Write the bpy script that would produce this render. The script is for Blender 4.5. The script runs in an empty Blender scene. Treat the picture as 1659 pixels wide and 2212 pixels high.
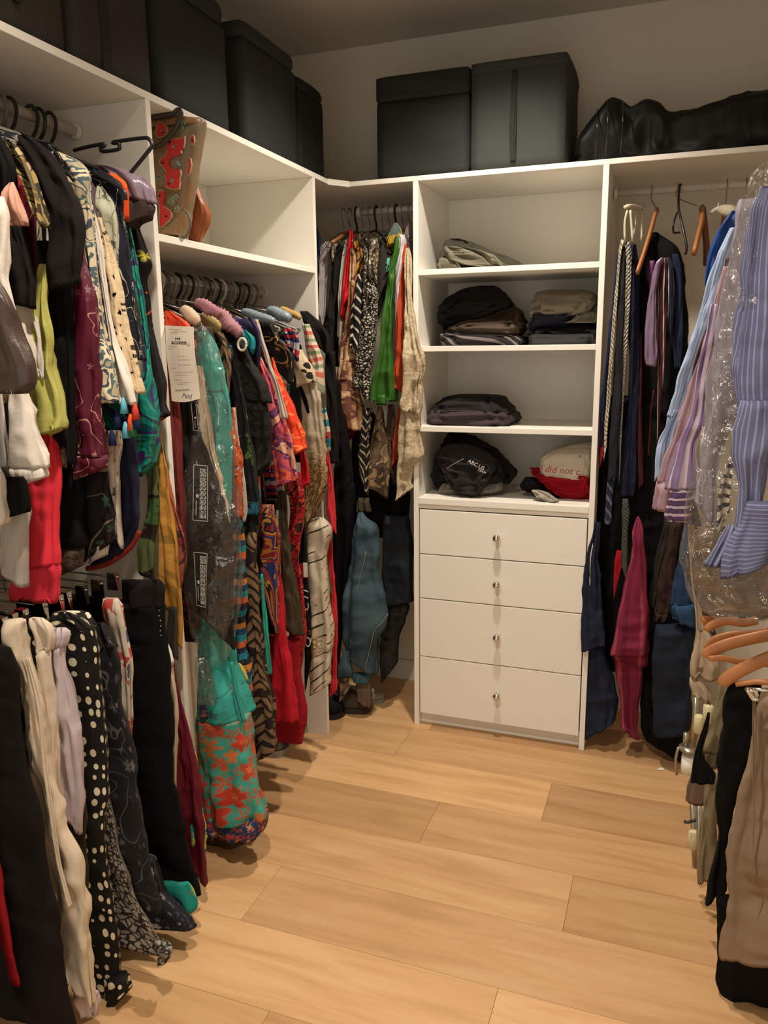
import bpy, bmesh, math, random
import numpy as np
from mathutils import Vector, Matrix

SC = bpy.context.scene
COL = SC.collection

# ------------------------------------------------------------------ camera
CAM = np.array([1.20783, -2.83730, 1.49407])
YAW, PITCH, ROLL, FPX = math.radians(20.012), math.radians(11.560), math.radians(-0.6185), 1702.69
def _axes():
    cy, sy, cp, sp, cr, sr = math.cos(YAW), math.sin(YAW), math.cos(PITCH), math.sin(PITCH), math.cos(ROLL), math.sin(ROLL)
    fw = np.array([-sy*cp, cy*cp, -sp]); r = np.array([cy, sy, 0.]); u = np.cross(r, fw)
    return cr*r + sr*u, -sr*r + cr*u, fw
AR, AU, AF = _axes()
cd = bpy.data.cameras.new('camera'); cam = bpy.data.objects.new('camera', cd); COL.objects.link(cam)
cd.sensor_fit = 'VERTICAL'; cd.sensor_height = 24.0; cd.lens = FPX*24.0/2212.0; cd.clip_start = 0.02
cam.matrix_world = Matrix(((AR[0], AU[0], -AF[0], CAM[0]), (AR[1], AU[1], -AF[1], CAM[1]), (AR[2], AU[2], -AF[2], CAM[2]), (0, 0, 0, 1)))
SC.camera = cam

# ------------------------------------------------------------------ light and exposure
SC.view_settings.view_transform = 'Standard'; SC.view_settings.look = 'None'
SC.view_settings.gamma = 1.0; SC.view_settings.use_curve_mapping = False
SC.view_settings.exposure = 0.52
w = bpy.data.worlds.new('world'); SC.world = w; w.use_nodes = True
w.node_tree.nodes['Background'].inputs[0].default_value = (1, .93, .80, 1)
w.node_tree.nodes['Background'].inputs[1].default_value = 0.85
def spot(x, y, z, watt, size=150, blend=.45, rad=.04, col=(1, .88, .74)):
    l = bpy.data.lights.new('ceiling_spot', 'SPOT'); o = bpy.data.objects.new('ceiling_spot', l); COL.objects.link(o)
    l.energy = watt; l.color = col; l.spot_size = math.radians(size); l.spot_blend = blend; l.shadow_soft_size = rad
    o.location = (x, y, z)
    return o
spot(.64, -.52, 2.67, 105, 128, 1.0)
spot(.68, -1.95, 2.67, 105, 128, 1.0)

# ------------------------------------------------------------------ helpers
def px(x, y, ax, val):
    """world point where the ray through photo pixel (x, y) meets the plane axis=val"""
    d = AR*(x-829.5)/FPX - AU*(y-1106)/FPX + AF
    t = (val-CAM[ax])/d[ax]
    return CAM + t*d
def lin(h):
    h = h.lstrip('#'); c = [int(h[i:i+2], 16)/255 for i in (0, 2, 4)]
    return tuple((v/12.92 if v <= .04045 else ((v+.055)/1.055)**2.4) for v in c) + (1,)
def link(o, parent=None):
    COL.objects.link(o)
    if parent is not None: o.parent = parent
    return o
def tag(o, label=None, cat=None, group=None, kind=None):
    if label: o['label'] = label
    if cat: o['category'] = cat
    if group: o['group'] = group
    if kind: o['kind'] = kind
    return o
def empty(name, loc, label, cat, group=None):
    o = bpy.data.objects.new(name, None); o.empty_display_size = .05; o.location = loc
    link(o); return tag(o, label, cat, group)
def mesh(name, verts, faces, mat, parent=None, smooth=False, uv=None):
    """link a mesh object given in world coordinates; parent empties are unrotated, so offset by their location"""
    me = bpy.data.meshes.new(name)
    v = np.asarray(verts, float)
    if parent is not None:
        off = np.array(parent.location)
        q = parent.parent
        while q is not None:
            off = off + np.array(q.location); q = q.parent
        v = v - off
    me.from_pydata(v.tolist(), [], faces)
    if smooth: me.polygons.foreach_set('use_smooth', [True]*len(me.polygons))
    if uv is not None:
        l = me.uv_layers.new(name='UVMap'); idx = np.zeros(len(me.loops), np.int32); me.loops.foreach_get('vertex_index', idx)
        l.data.foreach_set('uv', np.asarray(uv, np.float32)[idx].ravel())
    me.materials.append(mat); me.update()
    return link(bpy.data.objects.new(name, me), parent)
def box(name, a, b, mat, parent=None, bev=0.0015):
    bm = bmesh.new(); bmesh.ops.create_cube(bm, size=1)
    for v in bm.verts: v.co = Vector([a[i] if v.co[i] < 0 else b[i] for i in range(3)])
    if bev: bmesh.ops.bevel(bm, geom=bm.edges[:], offset=bev, segments=2, affect='EDGES', profile=.6)
    bmesh.ops.recalc_face_normals(bm, faces=bm.faces[:])
    bm.verts.index_update()
    vs = [tuple(v.co) for v in bm.verts]; fs = [[v.index for v in f.verts] for f in bm.faces]; bm.free()
    return mesh(name, vs, fs, mat, parent)
def tube(name, pts, rad, mat, parent=None, n=10, sub=1, closed=False, bump=0, sx=1.0):
    """round tube along points (Catmull-Rom subdivided); rad is a number or one per point"""
    P = np.array(pts, float); R = np.full(len(P), rad) if np.isscalar(rad) else np.array(rad, float)
    if sub > 1: P, R = crom(P, sub), crom(R[:, None], sub)[:, 0]
    m = len(P); V = []
    up = None
    for i in range(m):
        t = P[min(i+1, m-1)]-P[max(i-1, 0)]
        t = t/(np.linalg.norm(t)+1e-9)
        if up is None: up = np.array([0, 0, 1.]) if abs(t[2]) < .8 else np.array([1., 0, 0])
        a = np.cross(t, up); a /= np.linalg.norm(a)+1e-9; b = np.cross(a, t); up = b
        for j in range(n):
            th = 2*math.pi*j/n; r = R[i]*(1+bump*math.sin(3*th+i*1.9)*math.sin(i*2.3+j))
            V.append(P[i]+r*sx*math.cos(th)*a+r*math.sin(th)*b)
    F = [[i*n+j, i*n+(j+1) % n, (i+1)*n+(j+1) % n, (i+1)*n+j] for i in range(m-1) for j in range(n)]
    F += [list(range(n))[::-1], list(range((m-1)*n, m*n))]
    return mesh(name, V, F, mat, parent, True)
def crom(P, k):
    P = np.asarray(P, float); n = len(P)
    T = np.zeros_like(P); T[1:-1] = (P[2:]-P[:-2])/2; T[0] = P[1]-P[0]; T[-1] = P[-1]-P[-2]
    out = []
    for i in range(n-1):
        for s in np.arange(k)/k:
            out.append((2*s**3-3*s**2+1)*P[i]+(s**3-2*s**2+s)*T[i]+(-2*s**3+3*s**2)*P[i+1]+(s**3-s**2)*T[i+1])
    out.append(P[-1]); return np.array(out)
def lathe(name, c, prof, mat, parent=None, n=20, axis=2):
    V = []; m = len(prof)
    for r, h in prof:
        for j in range(n):
            t = 2*math.pi*j/n; q = [r*math.cos(t), r*math.sin(t)]
            p = [0, 0, 0]; p[axis] = h; o = [k for k in range(3) if k != axis]; p[o[0]] = q[0]; p[o[1]] = q[1]
            V.append(np.array(c)+p)
    F = [[i*n+j, i*n+(j+1) % n, (i+1)*n+(j+1) % n, (i+1)*n+j] for i in range(m-1) for j in range(n)]
    F += [list(range(n))[::-1], list(range((m-1)*n, m*n))]
    return mesh(name, V, F, mat, parent, True)
SEED = [7]
def loft(name, L, R, mat, parent=None, N=(0, 1, 0), thick=.03, n=40, dv=.008, fold=.006, fk=6, p=.8, hem=True, wr=.002, grow=True, wc=1, tcap=None, tz=None):
    """a draped cloth tube: row i runs from point L[i] to R[i], with thickness along N and vertical folds"""
    L = np.array(L, float); R = np.array(R, float); N = np.array(N, float)
    SEED[0] += 1; rg = np.random.RandomState(SEED[0])
    C = (L+R)/2; seg = np.r_[0, np.cumsum(np.linalg.norm(np.diff(C, axis=0), axis=1)+1e-6)]
    m = max(5, int(seg[-1]/dv)); s = np.linspace(0, seg[-1], m)
    def interp(A):
        T = np.gradient(A, seg, axis=0) if len(A) > 2 else np.repeat((A[1:]-A[:1])/(seg[-1]), 2, 0)
        k = np.clip(np.searchsorted(seg, s, 'right')-1, 0, len(seg)-2); h = (seg[k+1]-seg[k])[:, None]; q = ((s-seg[k])[:, None])/h
        return ((2*q**3-3*q**2+1)*A[k]+(q**3-2*q**2+q)*h*T[k]*.8+(-2*q**3+3*q**2)*A[k+1]+(q**3-q**2)*h*T[k+1]*.8)
    L2, R2 = interp(L), interp(R)
    th = np.linspace(0, 2*math.pi, n, endpoint=False)
    c, sn = np.cos(th), np.sin(th); ca = np.sign(c)*np.abs(c)**p; sa = np.sign(sn)*np.abs(sn)**p
    C2 = (L2+R2)/2; A2 = (R2-L2)/2; wid = np.linalg.norm(A2, axis=1)
    t = np.full(m, thick) if tz is None else np.interp(s, seg, np.array(tz))
    t = np.minimum(t, np.maximum(wid*1.5, .006))
    fv = s/seg[-1]
    if tcap is None: tcap = min(.02, seg[-1]*.2)
    env = np.clip(s/tcap, .12, 1)**.5; t = t*env
    def vnoise(cs, ct, sk=0.):
        k = int(seg[-1]/cs)+3; g = rg.rand(k, ct); x = s/cs+rg.rand(); y = (th/(2*math.pi)*ct+sk*np.sin(s*5+rg.rand()*6)[:, None]+rg.rand()*ct) % ct
        i = np.minimum(x.astype(int), k-2)[:, None]; fx = (x-np.floor(x))[:, None]; j = y.astype(int) % ct; fy = y-np.floor(y)
        fx = fx*fx*(3-2*fx); fy = fy*fy*(3-2*fy); j1 = (j+1) % ct
        return 2*((g[i, j]*(1-fx)+g[i+1, j]*fx)*(1-fy)+(g[i, j1]*(1-fx)+g[i+1, j1]*fx)*fy)-1
    F = 1.5*vnoise(.34, fk+3, .5)+.9*vnoise(.2, 2*fk+3, .8)+.4*vnoise(.12, 3*fk+2, .8)
    amp = fold*((.35+.65*fv) if grow else np.ones(m))
    ridge = lambda cs, ct: 1-2*np.abs(vnoise(cs, ct, 1.0))
    W = ridge(.085/wc, 6*wc)*2.2+ridge(.045/wc, 10*wc)*1.2
    rg_ = lambda cs, ct, sk: 1-2.2*np.abs(vnoise(cs, ct, sk))
    F = F+.9*rg_(.42, max(3, fk-1), .35)-.8*rg_(.3, fk+4, .5)
    D = (F-.3*np.abs(F))*np.minimum(amp*1.15, t*.36)[:, None]+(W-1.6)*np.minimum(wr*1.5, t*.10)[:, None]
    for sd in (1, -1):
        e = np.cumsum(rg.randn(m))*.0011; e = np.interp(s, s[::6], e[::6]) if m > 12 else e*0
        e = np.clip(e-e.mean(), -.006, .006)*np.clip(wid/.03, .2, 1); A2 = A2*(1+e/(wid+1e-6))[:, None]; C2 = C2+A2/(wid[:, None]+1e-9)*(e*sd*.5)[:, None]
    ah = A2/(wid[:, None]+1e-9)
    P = C2[:, None, :]+A2[:, None, :]*ca[None, :, None]+N[None, None, :]*(t[:, None]/2*sa[None, :])[:, :, None]
    dirn = ah[:, None, :]*c[None, :, None]*.5+N[None, None, :]*sn[None, :, None]
    P = P+dirn*D[:, :, None]
    V = P.reshape(-1, 3); per = 2*(wid.mean()*2+t.mean())*.8
    U = np.stack([np.tile(th/(2*math.pi)*per, (m, 1)), np.tile(s[:, None], (1, n))], -1).reshape(-1, 2)+rg.rand(2)*3
    faces = [[i*n+j, i*n+(j+1) % n, (i+1)*n+(j+1) % n, (i+1)*n+j] for i in range(m-1) for j in range(n)]
    top = len(V); V = np.vstack([V, C2[:1]]); U = np.vstack([U, U[:1]])
    faces += [[(j+1) % n, j, top] for j in range(n)]
    # hem: fold the cloth inwards and close it a little way up
    b0 = (m-1)*n; up = (C2[max(m-3, 0)]-C2[-1]); up = up/(np.linalg.norm(up)+1e-9)*min(.012, seg[-1]*.1)
    ins = C2[-1]+(P[-1]-C2[-1])*.8+up; k0 = len(V); V = np.vstack([V, ins, [C2[-1]+up*1.5]]); U = np.vstack([U, U[b0:b0+n], U[b0:b0+1]])
    faces += [[b0+j, b0+(j+1) % n, k0+(j+1) % n, k0+j] for j in range(n)]+[[k0+j, k0+(j+1) % n, k0+n] for j in range(n)]
    return mesh(name, V, faces, mat, parent, True, U)
def text(name, body, size, origin, xdir, ydir, mat, parent, ext=.0006, shear=0, squash=1.0):
    cu = bpy.data.curves.new(name, 'FONT'); cu.body = body; cu.size = size; cu.extrude = ext; cu.shear = shear; cu.resolution_u = 2
    o = bpy.data.objects.new(name, cu); COL.objects.link(o)
    me = bpy.data.meshes.new_from_object(o.evaluated_get(bpy.context.evaluated_depsgraph_get()))
    bpy.data.objects.remove(o)
    X = np.array(xdir, float); X /= np.linalg.norm(X); Y = np.array(ydir, float); Y -= X*(X@Y); Y /= np.linalg.norm(Y); Z = np.cross(X, Y)
    V = [np.array(origin)+X*v.co.x*squash+Y*v.co.y+Z*v.co.z for v in me.vertices]
    F = [list(f.vertices) for f in me.polygons]
    return mesh(name, V, F, mat, parent)

# ------------------------------------------------------------------ materials
MATS = {}
class NT:
    def __init__(s, name):
        s.m = bpy.data.materials.new(name); s.m.use_nodes = True; s.t = s.m.node_tree; s.n = s.t.nodes; s.b = s.n['Principled BSDF']
    def new(s, typ, **kw):
        o = s.n.new(typ)
        for k, v in kw.items(): setattr(o, k, v)
        return o
    def put(s, sock, v):
        if hasattr(v, 'is_output'): s.t.links.new(v, sock)
        elif v is not None: sock.default_value = v
    def math(s, op, a, b=None, c=None):
        o = s.new('ShaderNodeMath', operation=op)
        for i, v in enumerate((a, b, c)): s.put(o.inputs[i], v)
        return o.outputs[0]
    def uv(s, sc=(1, 1, 1), rot=0, src='UV'):
        t = s.new('ShaderNodeTexCoord'); mp = s.new('ShaderNodeMapping'); s.put(mp.inputs[0], t.outputs[src])
        mp.inputs['Scale'].default_value = sc; mp.inputs['Rotation'].default_value = (0, 0, rot); return mp.outputs[0]
    def noise(s, vec, sc, det=3, rough=.5, dist=0, out=0):
        o = s.new('ShaderNodeTexNoise'); s.put(o.inputs['Vector'], vec); o.inputs['Scale'].default_value = sc; o.inputs['Detail'].default_value = det
        o.inputs['Roughness'].default_value = rough; o.inputs['Distortion'].default_value = dist; return o.outputs[out]
    def voro(s, vec, sc, feat='F1', rnd=1, out='Distance'):
        o = s.new('ShaderNodeTexVoronoi', feature=feat); s.put(o.inputs['Vector'], vec); o.inputs['Scale'].default_value = sc
        o.inputs['Randomness'].default_value = rnd; return o.outputs[out]
    def ramp(s, fac, stops, mode='CONSTANT'):
        o = s.new('ShaderNodeValToRGB'); o.color_ramp.interpolation = mode; e = o.color_ramp.elements
        while len(e) < len(stops): e.new(.5)
        for i, (p_, c_) in enumerate(stops): e[i].position = p_; e[i].color = lin(c_) if isinstance(c_, str) else c_
        s.put(o.inputs[0], fac); return o.outputs[0]
    def mix(s, fac, a, b, mode='MIX'):
        o = s.new('ShaderNodeMix', data_type='RGBA', blend_type=mode); s.put(o.inputs[0], fac); s.put(o.inputs[6], a); s.put(o.inputs[7], b); return o.outputs[2]
    def warp(s, vec, amt, sc):
        nz = s.noise(vec, sc, 2, out=1); o = s.new('ShaderNodeVectorMath', operation='SUBTRACT'); s.put(o.inputs[0], nz); o.inputs[1].default_value = (.5, .5, .5)
        k = s.new('ShaderNodeVectorMath', operation='SCALE'); s.put(k.inputs[0], o.outputs[0]); k.inputs['Scale'].default_value = amt
        a = s.new('ShaderNodeVectorMath', operation='ADD'); s.put(a.inputs[0], vec); s.put(a.inputs[1], k.outputs[0]); return a.outputs[0]
    def bump(s, h, st=.3, d=.002):
        o = s.new('ShaderNodeBump'); o.inputs['Strength'].default_value = st; o.inputs['Distance'].default_value = d; s.put(o.inputs['Height'], h); s.put(s.b.inputs['Normal'], o.outputs[0])
def cloth(base, kind=None, cols=(), sc=30., rough=.85, var=.12, alpha=1.0, rot=0, thr=.3, spec=.25, bs=.35):
    """cached fabric: plain, or with a printed, woven or open pattern laid out in metres along the garment"""
    key = (base, kind, tuple(cols), sc, rough, alpha, rot, thr)
    if key in MATS: return MATS[key]
    k = NT('fabric_'+(kind or 'plain')); b = k.b; u = k.uv(rot=rot); B = lin(base); col = B; al = None; hgt = None
    if kind == 'dots':
        d = k.voro(u, sc, rnd=.35); col = k.ramp(d, [(0, cols[0]), (thr, base)])
    elif kind == 'stripe':
        x = k.new('ShaderNodeSeparateXYZ'); k.put(x.inputs[0], u); f = k.math('FRACT', k.math('MULTIPLY', x.outputs[0], sc))
        st = [(0, base)]
        if len(cols) == 1: st += [(1-thr, cols[0])]
        else: st += [(i/(len(cols)+1), c_) for i, c_ in enumerate(cols, 1)]
        col = k.ramp(f, st)
    elif kind == 'zigzag':
        uu = k.warp(u, .01, 30); x = k.new('ShaderNodeSeparateXYZ'); k.put(x.inputs[0], uu)
        z = k.math('ADD', x.outputs[1], k.math('PINGPONG', k.math('MULTIPLY', x.outputs[0], 1.3), .03)); f = k.math('FRACT', k.math('MULTIPLY', z, sc))
        col = k.ramp(f, [(0, base), (1-thr, cols[0])])
    elif kind == 'flower':
        sc2 = sc*1.25; uu = k.warp(u, .18/sc2, sc2*1.2)
        v = k.new('ShaderNodeTexVoronoi'); k.put(v.inputs['Vector'], uu); v.inputs['Scale'].default_value = sc2; v.inputs['Randomness'].default_value = .85
        df = k.new('ShaderNodeVectorMath', operation='SUBTRACT'); k.put(df.inputs[0], uu); k.put(df.inputs[1], v.outputs['Position'])
        x = k.new('ShaderNodeSeparateXYZ'); k.put(x.inputs[0], df.outputs[0]); ang = k.math('ARCTAN2', x.outputs[1], x.outputs[0])
        rc = k.new('ShaderNodeSeparateColor'); k.put(rc.inputs[0], v.outputs['Color'])
        pr = k.math('ABSOLUTE', k.math('COSINE', k.math('ADD', k.math('MULTIPLY', ang, 2.5), k.math('MULTIPLY', rc.outputs[1], 6.))))
        rad = k.math('MULTIPLY', k.math('ADD', k.math('MULTIPLY', pr, .55), .5), k.math('MULTIPLY', k.math('ADD', rc.outputs[2], .75), thr*.95))
        q = k.math('DIVIDE', v.outputs['Distance'], rad)
        pet = k.ramp(rc.outputs[0], [(i/len(cols), c_) for i, c_ in enumerate(cols)])
        stem = k.math('LESS_THAN', k.math('ABSOLUTE', k.math('SUBTRACT', k.noise(u, sc*.45, 1, .5, 1.0), .5)), .007 if thr < .34 else -1.)
        d2 = k.voro(k.warp(u, .5/sc, sc*2), sc*2.6, rnd=1.0); leaf = k.math('LESS_THAN', d2, thr*.36)
        c1 = k.mix(k.math('MAXIMUM', stem, leaf), B, lin(cols[-1])); inner = k.mix(k.math('GREATER_THAN', q, .8), pet, k.mix(.45, pet, B)); inner = k.mix(k.math('LESS_THAN', q, .3), inner, lin(cols[min(1, len(cols)-1)]))
        col = k.mix(k.math('LESS_THAN', q, 1.), c1, inner)
    elif kind == 'blotch':
        f = k.noise(u, sc, 3, .55, .6); cs = [base]+list(cols); n = len(cs)
        col = k.ramp(f, [(0 if i == 0 else .36+.30*(i/n), c_) for i, c_ in enumerate(cs)])
    elif kind == 'swirl':
        f = k.math('FRACT', k.math('MULTIPLY', k.noise(u, sc, 2, .5, 1.2), 6.)); cs = [base]+list(cols)
        col = k.ramp(f, [(i/len(cs), c_) for i, c_ in enumerate(cs)])
    elif kind == 'leopard':
        uu = k.warp(u, .3/sc, sc*1.6); d = k.voro(uu, sc, rnd=.8)
        col = k.ramp(d, [(0, cols[-1]), (thr*.55, cols[0]), (thr, base)])
    elif kind == 'snake':
        uu = k.warp(u, .25/sc, sc); d = k.voro(uu, sc, 'DISTANCE_TO_EDGE'); big = k.noise(u, sc*.3, 3)
        col = k.mix(k.ramp(d, [(0, '#ffffff'), (thr*.3, '#000000')]), k.ramp(big, [(.3, base), (.62, cols[-1])], 'LINEAR'), lin(cols[0]))
        col = k.mix(k.ramp(k.noise(u, sc*.9, 2), [(0, '#000000'), (.6, '#ffffff')]), col, lin(cols[0]))
    elif kind == 'leaf':
        uu = k.warp(u, .03, 14); x = k.new('ShaderNodeSeparateXYZ'); k.put(x.inputs[0], uu)
        z = k.math('ADD', x.outputs[1], k.math('PINGPONG', x.outputs[0], .045)); f = k.math('FRACT', k.math('MULTIPLY', z, sc))
        d = k.math('GREATER_THAN', k.noise(u, sc*.45, 2), .53); col = k.mix(d, k.ramp(f, [(0, base), (.62, cols[0])]), lin(cols[0]))
    elif kind == 'tiger':
        uu = k.warp(u, .02, 18); x = k.new('ShaderNodeSeparateXYZ'); k.put(x.inputs[0], uu)
        z = k.math('ADD', x.outputs[1], k.math('MULTIPLY', x.outputs[0], .45)); f = k.math('FRACT', k.math('MULTIPLY', z, sc))
        col = k.mix(k.math('MULTIPLY', k.math('GREATER_THAN', f, 1-thr), k.math('GREATER_THAN', k.noise(u, 16, 1), .47)), B, lin(cols[0]))
        if len(cols) > 1: col = k.mix(k.ramp(k.noise(u, 5, 2), [(.5, '#000000'), (.62, '#ffffff')], 'LINEAR'), col, k.mix(k.math('GREATER_THAN', k.noise(u, 110, 2), .5), B, lin(cols[1])))
    elif kind == 'ombre':
        x = k.new('ShaderNodeSeparateXYZ'); t = k.new('ShaderNodeTexCoord'); k.put(x.inputs[0], t.outputs['Generated'])
        sp = k.mix(k.math('GREATER_THAN', k.noise(u, sc, 2), .5), lin(cols[0]), lin(cols[1]))
        fz = k.math('ADD', x.outputs[2], k.math('MULTIPLY', k.math('SUBTRACT', k.noise(u, 40, 3), .5), .5))
        col = k.mix(k.ramp(fz, [(.40, '#ffffff'), (.68, '#000000')], 'LINEAR'), B, sp)
    elif kind == 'lace':
        uu = k.warp(u, .3/sc, sc*1.5); d = k.voro(uu, sc, 'DISTANCE_TO_EDGE', rnd=.7); hgt = d
        al = k.math('LESS_THAN', d, thr); col = k.mix(.5, B, k.ramp(d, [(0, base), (thr, cols[0] if cols else base)], 'LINEAR'))
    elif kind == 'bands':
        x = k.new('ShaderNodeSeparateXYZ'); k.put(x.inputs[0], k.warp(u, .012, 45)); f = k.math('FRACT', k.math('MULTIPLY', x.outputs[1], sc)); cs = [base]+list(cols)
        col = k.ramp(f, [(i/len(cs), c_) for i, c_ in enumerate(cs)])
        col = k.mix(k.ramp(k.voro(u, 70, rnd=.5), [(0, '#ffffff'), (.25, '#000000')]), col, lin(cols[-1]))
    elif kind == 'denim':
        f = k.noise(u, 9, 4); col = k.ramp(f, [(.32, base), (.68, cols[0])], 'LINEAR')
        fine = k.noise(k.uv((1, 3, 1)), 420, 2); col = k.mix(.3, col, k.ramp(fine, [(.35, '#000000'), (.65, '#ffffff')], 'LINEAR'), 'OVERLAY')
    if kind in (None, 'ribbed'):
        f = k.noise(u, 22, 3); col = k.mix(k.math('MULTIPLY', f, var*2), B, (B[0]*.6, B[1]*.6, B[2]*.6, 1))
    k.put(b.inputs['Base Color'], col); b.inputs['Roughness'].default_value = rough; b.inputs['Specular IOR Level'].default_value = spec
    if al is not None: k.put(b.inputs['Alpha'], al)
    elif alpha < 1: b.inputs['Alpha'].default_value = alpha
    if kind == 'ribbed':
        x = k.new('ShaderNodeSeparateXYZ'); k.put(x.inputs[0], u); hgt = k.math('PINGPONG', k.math('MULTIPLY', x.outputs[0], sc), .5)
    k.bump(hgt if hgt is not None else k.noise(u, 38, 4, .6), bs, .004 if hgt is None else .003)
    MATS[key] = k.m; return k.m
def plain(name, col, rough=.5, metal=0, noise_amt=.04, nsc=8, bump=0, spec=.5):
    if name in MATS: return MATS[name]
    k = NT(name); c = lin(col); t = k.new('ShaderNodeTexCoord'); f = k.noise(t.outputs['Object'], nsc, 4)
    k.put(k.b.inputs['Base Color'], k.mix(f, (c[0]*(1-noise_amt), c[1]*(1-noise_amt), c[2]*(1-noise_amt), 1), tuple(min(1, v*(1+noise_amt)) for v in c[:3])+(1,)))
    k.b.inputs['Roughness'].default_value = rough; k.b.inputs['Metallic'].default_value = metal; k.b.inputs['Specular IOR Level'].default_value = spec
    if bump: k.bump(k.noise(t.outputs['Object'], nsc*30, 3), bump, .001)
    MATS[name] = k.m; return k.m
MEL = plain('white_melamine', '#e4e0d6', .45, noise_amt=.012, spec=.35)
PAINT = plain('wall_paint', '#d8d1c2', .9, noise_amt=.02, bump=.05, spec=.2)
CEILM = plain('ceiling_paint', '#cbc6ba', .95, noise_amt=.02, spec=.1)
SKIRT = plain('skirting_paint', '#d8d3c8', .5)
CHROME = plain('polished_chrome', '#d9d6d0', .12, 1)
WIRE = plain('hanger_steel', '#8f8a84', .3, 1)
BLKP = plain('black_plastic', '#101012', .4)
WHTP = plain('white_plastic', '#d8d2c4', .45)
GREYP = plain('grey_plastic', '#6d6a68', .45)
WOODH = plain('hanger_wood', '#a3683a', .45, noise_amt=.18, nsc=40)
RAILM = plain('rail_enamel', '#c9c2b6', .4)
DARKFILL = plain('shadow_gap', '#2a2724', .9)

# ------------------------------------------------------------------ room
XL, XR_, YB, YF, ZC = -.425, 1.95, .425, -3.6, 2.70
def struct(name, a, b, mat):
    o = box(name, a, b, mat, None, 0); o['kind'] = 'structure'; return o
struct('wall_left', (XL-.08, YF, 0), (XL, YB+.08, ZC+.08), PAINT)
struct('wall_right', (XR_, YF, 0), (XR_+.08, YB+.08, ZC+.08), PAINT)
struct('wall_back', (XL, YB, 0), (XR_, YB+.08, ZC+.08), PAINT)
struct('wall_front', (XL-.08, YF-.08, 2.35), (XR_+.08, YF, ZC+.08), PAINT)
struct('ceiling', (XL, YF, ZC), (XR_, YB, ZC+.08), CEILM)
struct('baseboard_back', (XL, YB-.014, .001), (XR_, YB, .095), SKIRT)
struct('baseboard_right', (XR_-.014, YF, .001), (XR_, YB-.015, .095), SKIRT)
def wood():
    k = NT('oak_plank'); t = k.new('ShaderNodeTexCoord'); oi = k.new('ShaderNodeObjectInfo')
    mp = k.new('ShaderNodeMapping'); k.put(mp.inputs[0], t.outputs['Object']); mp.inputs['Scale'].default_value = (1, 9, 1)
    off = k.new('ShaderNodeCombineXYZ'); k.put(off.inputs[0], k.math('MULTIPLY', oi.outputs['Random'], 31.)); k.put(off.inputs[1], k.math('MULTIPLY', oi.outputs['Random'], 17.)); k.put(mp.inputs['Location'], off.outputs[0])
    v = mp.outputs[0]
    g = k.noise(v, 2.2, 5, .6, .5); fine = k.noise(v, 14, 4, .7, .2); cat = k.noise(v, 1.1, 2, .5, 1.5)
    c = k.ramp(g, [(.25, '#bb9468'), (.5, '#d2ab7d'), (.78, '#dfbd92')], 'LINEAR')
    c = k.mix(k.ramp(cat, [(.35, '#000000'), (.7, '#5a5a5a')], 'LINEAR'), c, lin('#a87a4c'))
    c = k.mix(k.ramp(fine, [(.3, '#303030'), (.5, '#000000')], 'LINEAR'), c, lin('#94683d'))
    tone = k.ramp(oi.outputs['Random'], [(0, '#c9bdb2'), (.35, '#e9e2da'), (.7, '#fffaf2'), (1, '#d9cec0')], 'LINEAR')
    c = k.mix(.85, c, tone, 'MULTIPLY'); k.put(k.b.inputs['Base Color'], c)
    k.b.inputs['Roughness'].default_value = .5; k.b.inputs['Specular IOR Level'].default_value = .35
    k.bump(fine, .12, .001); return k.m
OAK = wood()
fl = struct('floor', (XL, YF, -.06), (XR_, YB, -.012), plain('underlay', '#4a3828', .9))
rg = random.Random(5)
row = 0; y = -.03+.24*2
butts = {-.27: [.89], -.51: [.55], -.75: [1.02, -.2], -.99: [.2, 1.7], -1.23: [.9], -.03: [.3, 1.5]}
while y > YF:
    y0, y1 = max(y-.24, YF), min(y, YB)
    bs = butts.get(round(y, 2)) or [rg.uniform(-.3, .6)]
    if len(bs) == 1: bs = bs+[bs[0]+1.55, bs[0]-1.55]
    xs = [XL]+sorted(b for b in bs if XL+.05 < b < XR_-.05)+[XR_]
    if y1-y0 > .02:
        for a, b in zip(xs[:-1], xs[1:]):
            o = box('plank', (a+.0004, y0+.0004, -.012), (b-.0004, y1-.0004, 0), OAK, fl, .0006)
    y -= .24

# ------------------------------------------------------------------ wardrobe carcasses
H, T = 2.1, .0185
yA, yB2 = -1.1332, -.2014
xa, xb = .2966, .9518
def thing_box(name, a, b, mat, label, cat, bev=.0015): return tag(box(name, a, b, mat, None, bev), label, cat)
ls = empty('top_shelf', (-.2, -1.1, H-.017), 'long white top shelf on the left holding a row of dark storage boxes', 'shelf')
box('board', (-.42, -2.6, H-.017), (0, -.0, H), MEL, ls)
box('corner_board', (-.42, .0005, H-.017), (-.0005, .42, H), MEL, ls)
o = mesh('corner_fillet', [(0, -.075, H-.019), (.055, -.002, H-.019), (-.002, -.002, H-.019), (0, -.075, H+.001), (.055, -.002, H+.001), (-.002, -.002, H+.001)], [(0, 1, 4, 3), (1, 2, 5, 4), (2, 0, 3, 5), (3, 4, 5), (2, 1, 0)], MEL, ls)
bsf = empty('top_shelf', (.95, .2, H-.017), 'white top shelf along the back wall carrying two grey boxes and a black bag', 'shelf')
box('board', (0, 0, H-.017), (1.94, .42, H), MEL, bsf)
def rail(a, b, parent, end=True):
    a, b = np.array(a), np.array(b); tube('hanging_rail', [a, b], .0125, RAILM, parent, 14)
    ax = 0 if abs(b[0]-a[0]) > abs(b[1]-a[1]) else 1
    for p_, s in ((a, 1), (b, -1)):
        lathe('rail_socket', p_, [(.02, 0), (.02, .008*s), (.016, .012*s)], WHTP, parent, 16, ax)
rail((.0, .215, 2.028), (xa-.001, .215, 2.028), bsf)
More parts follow.
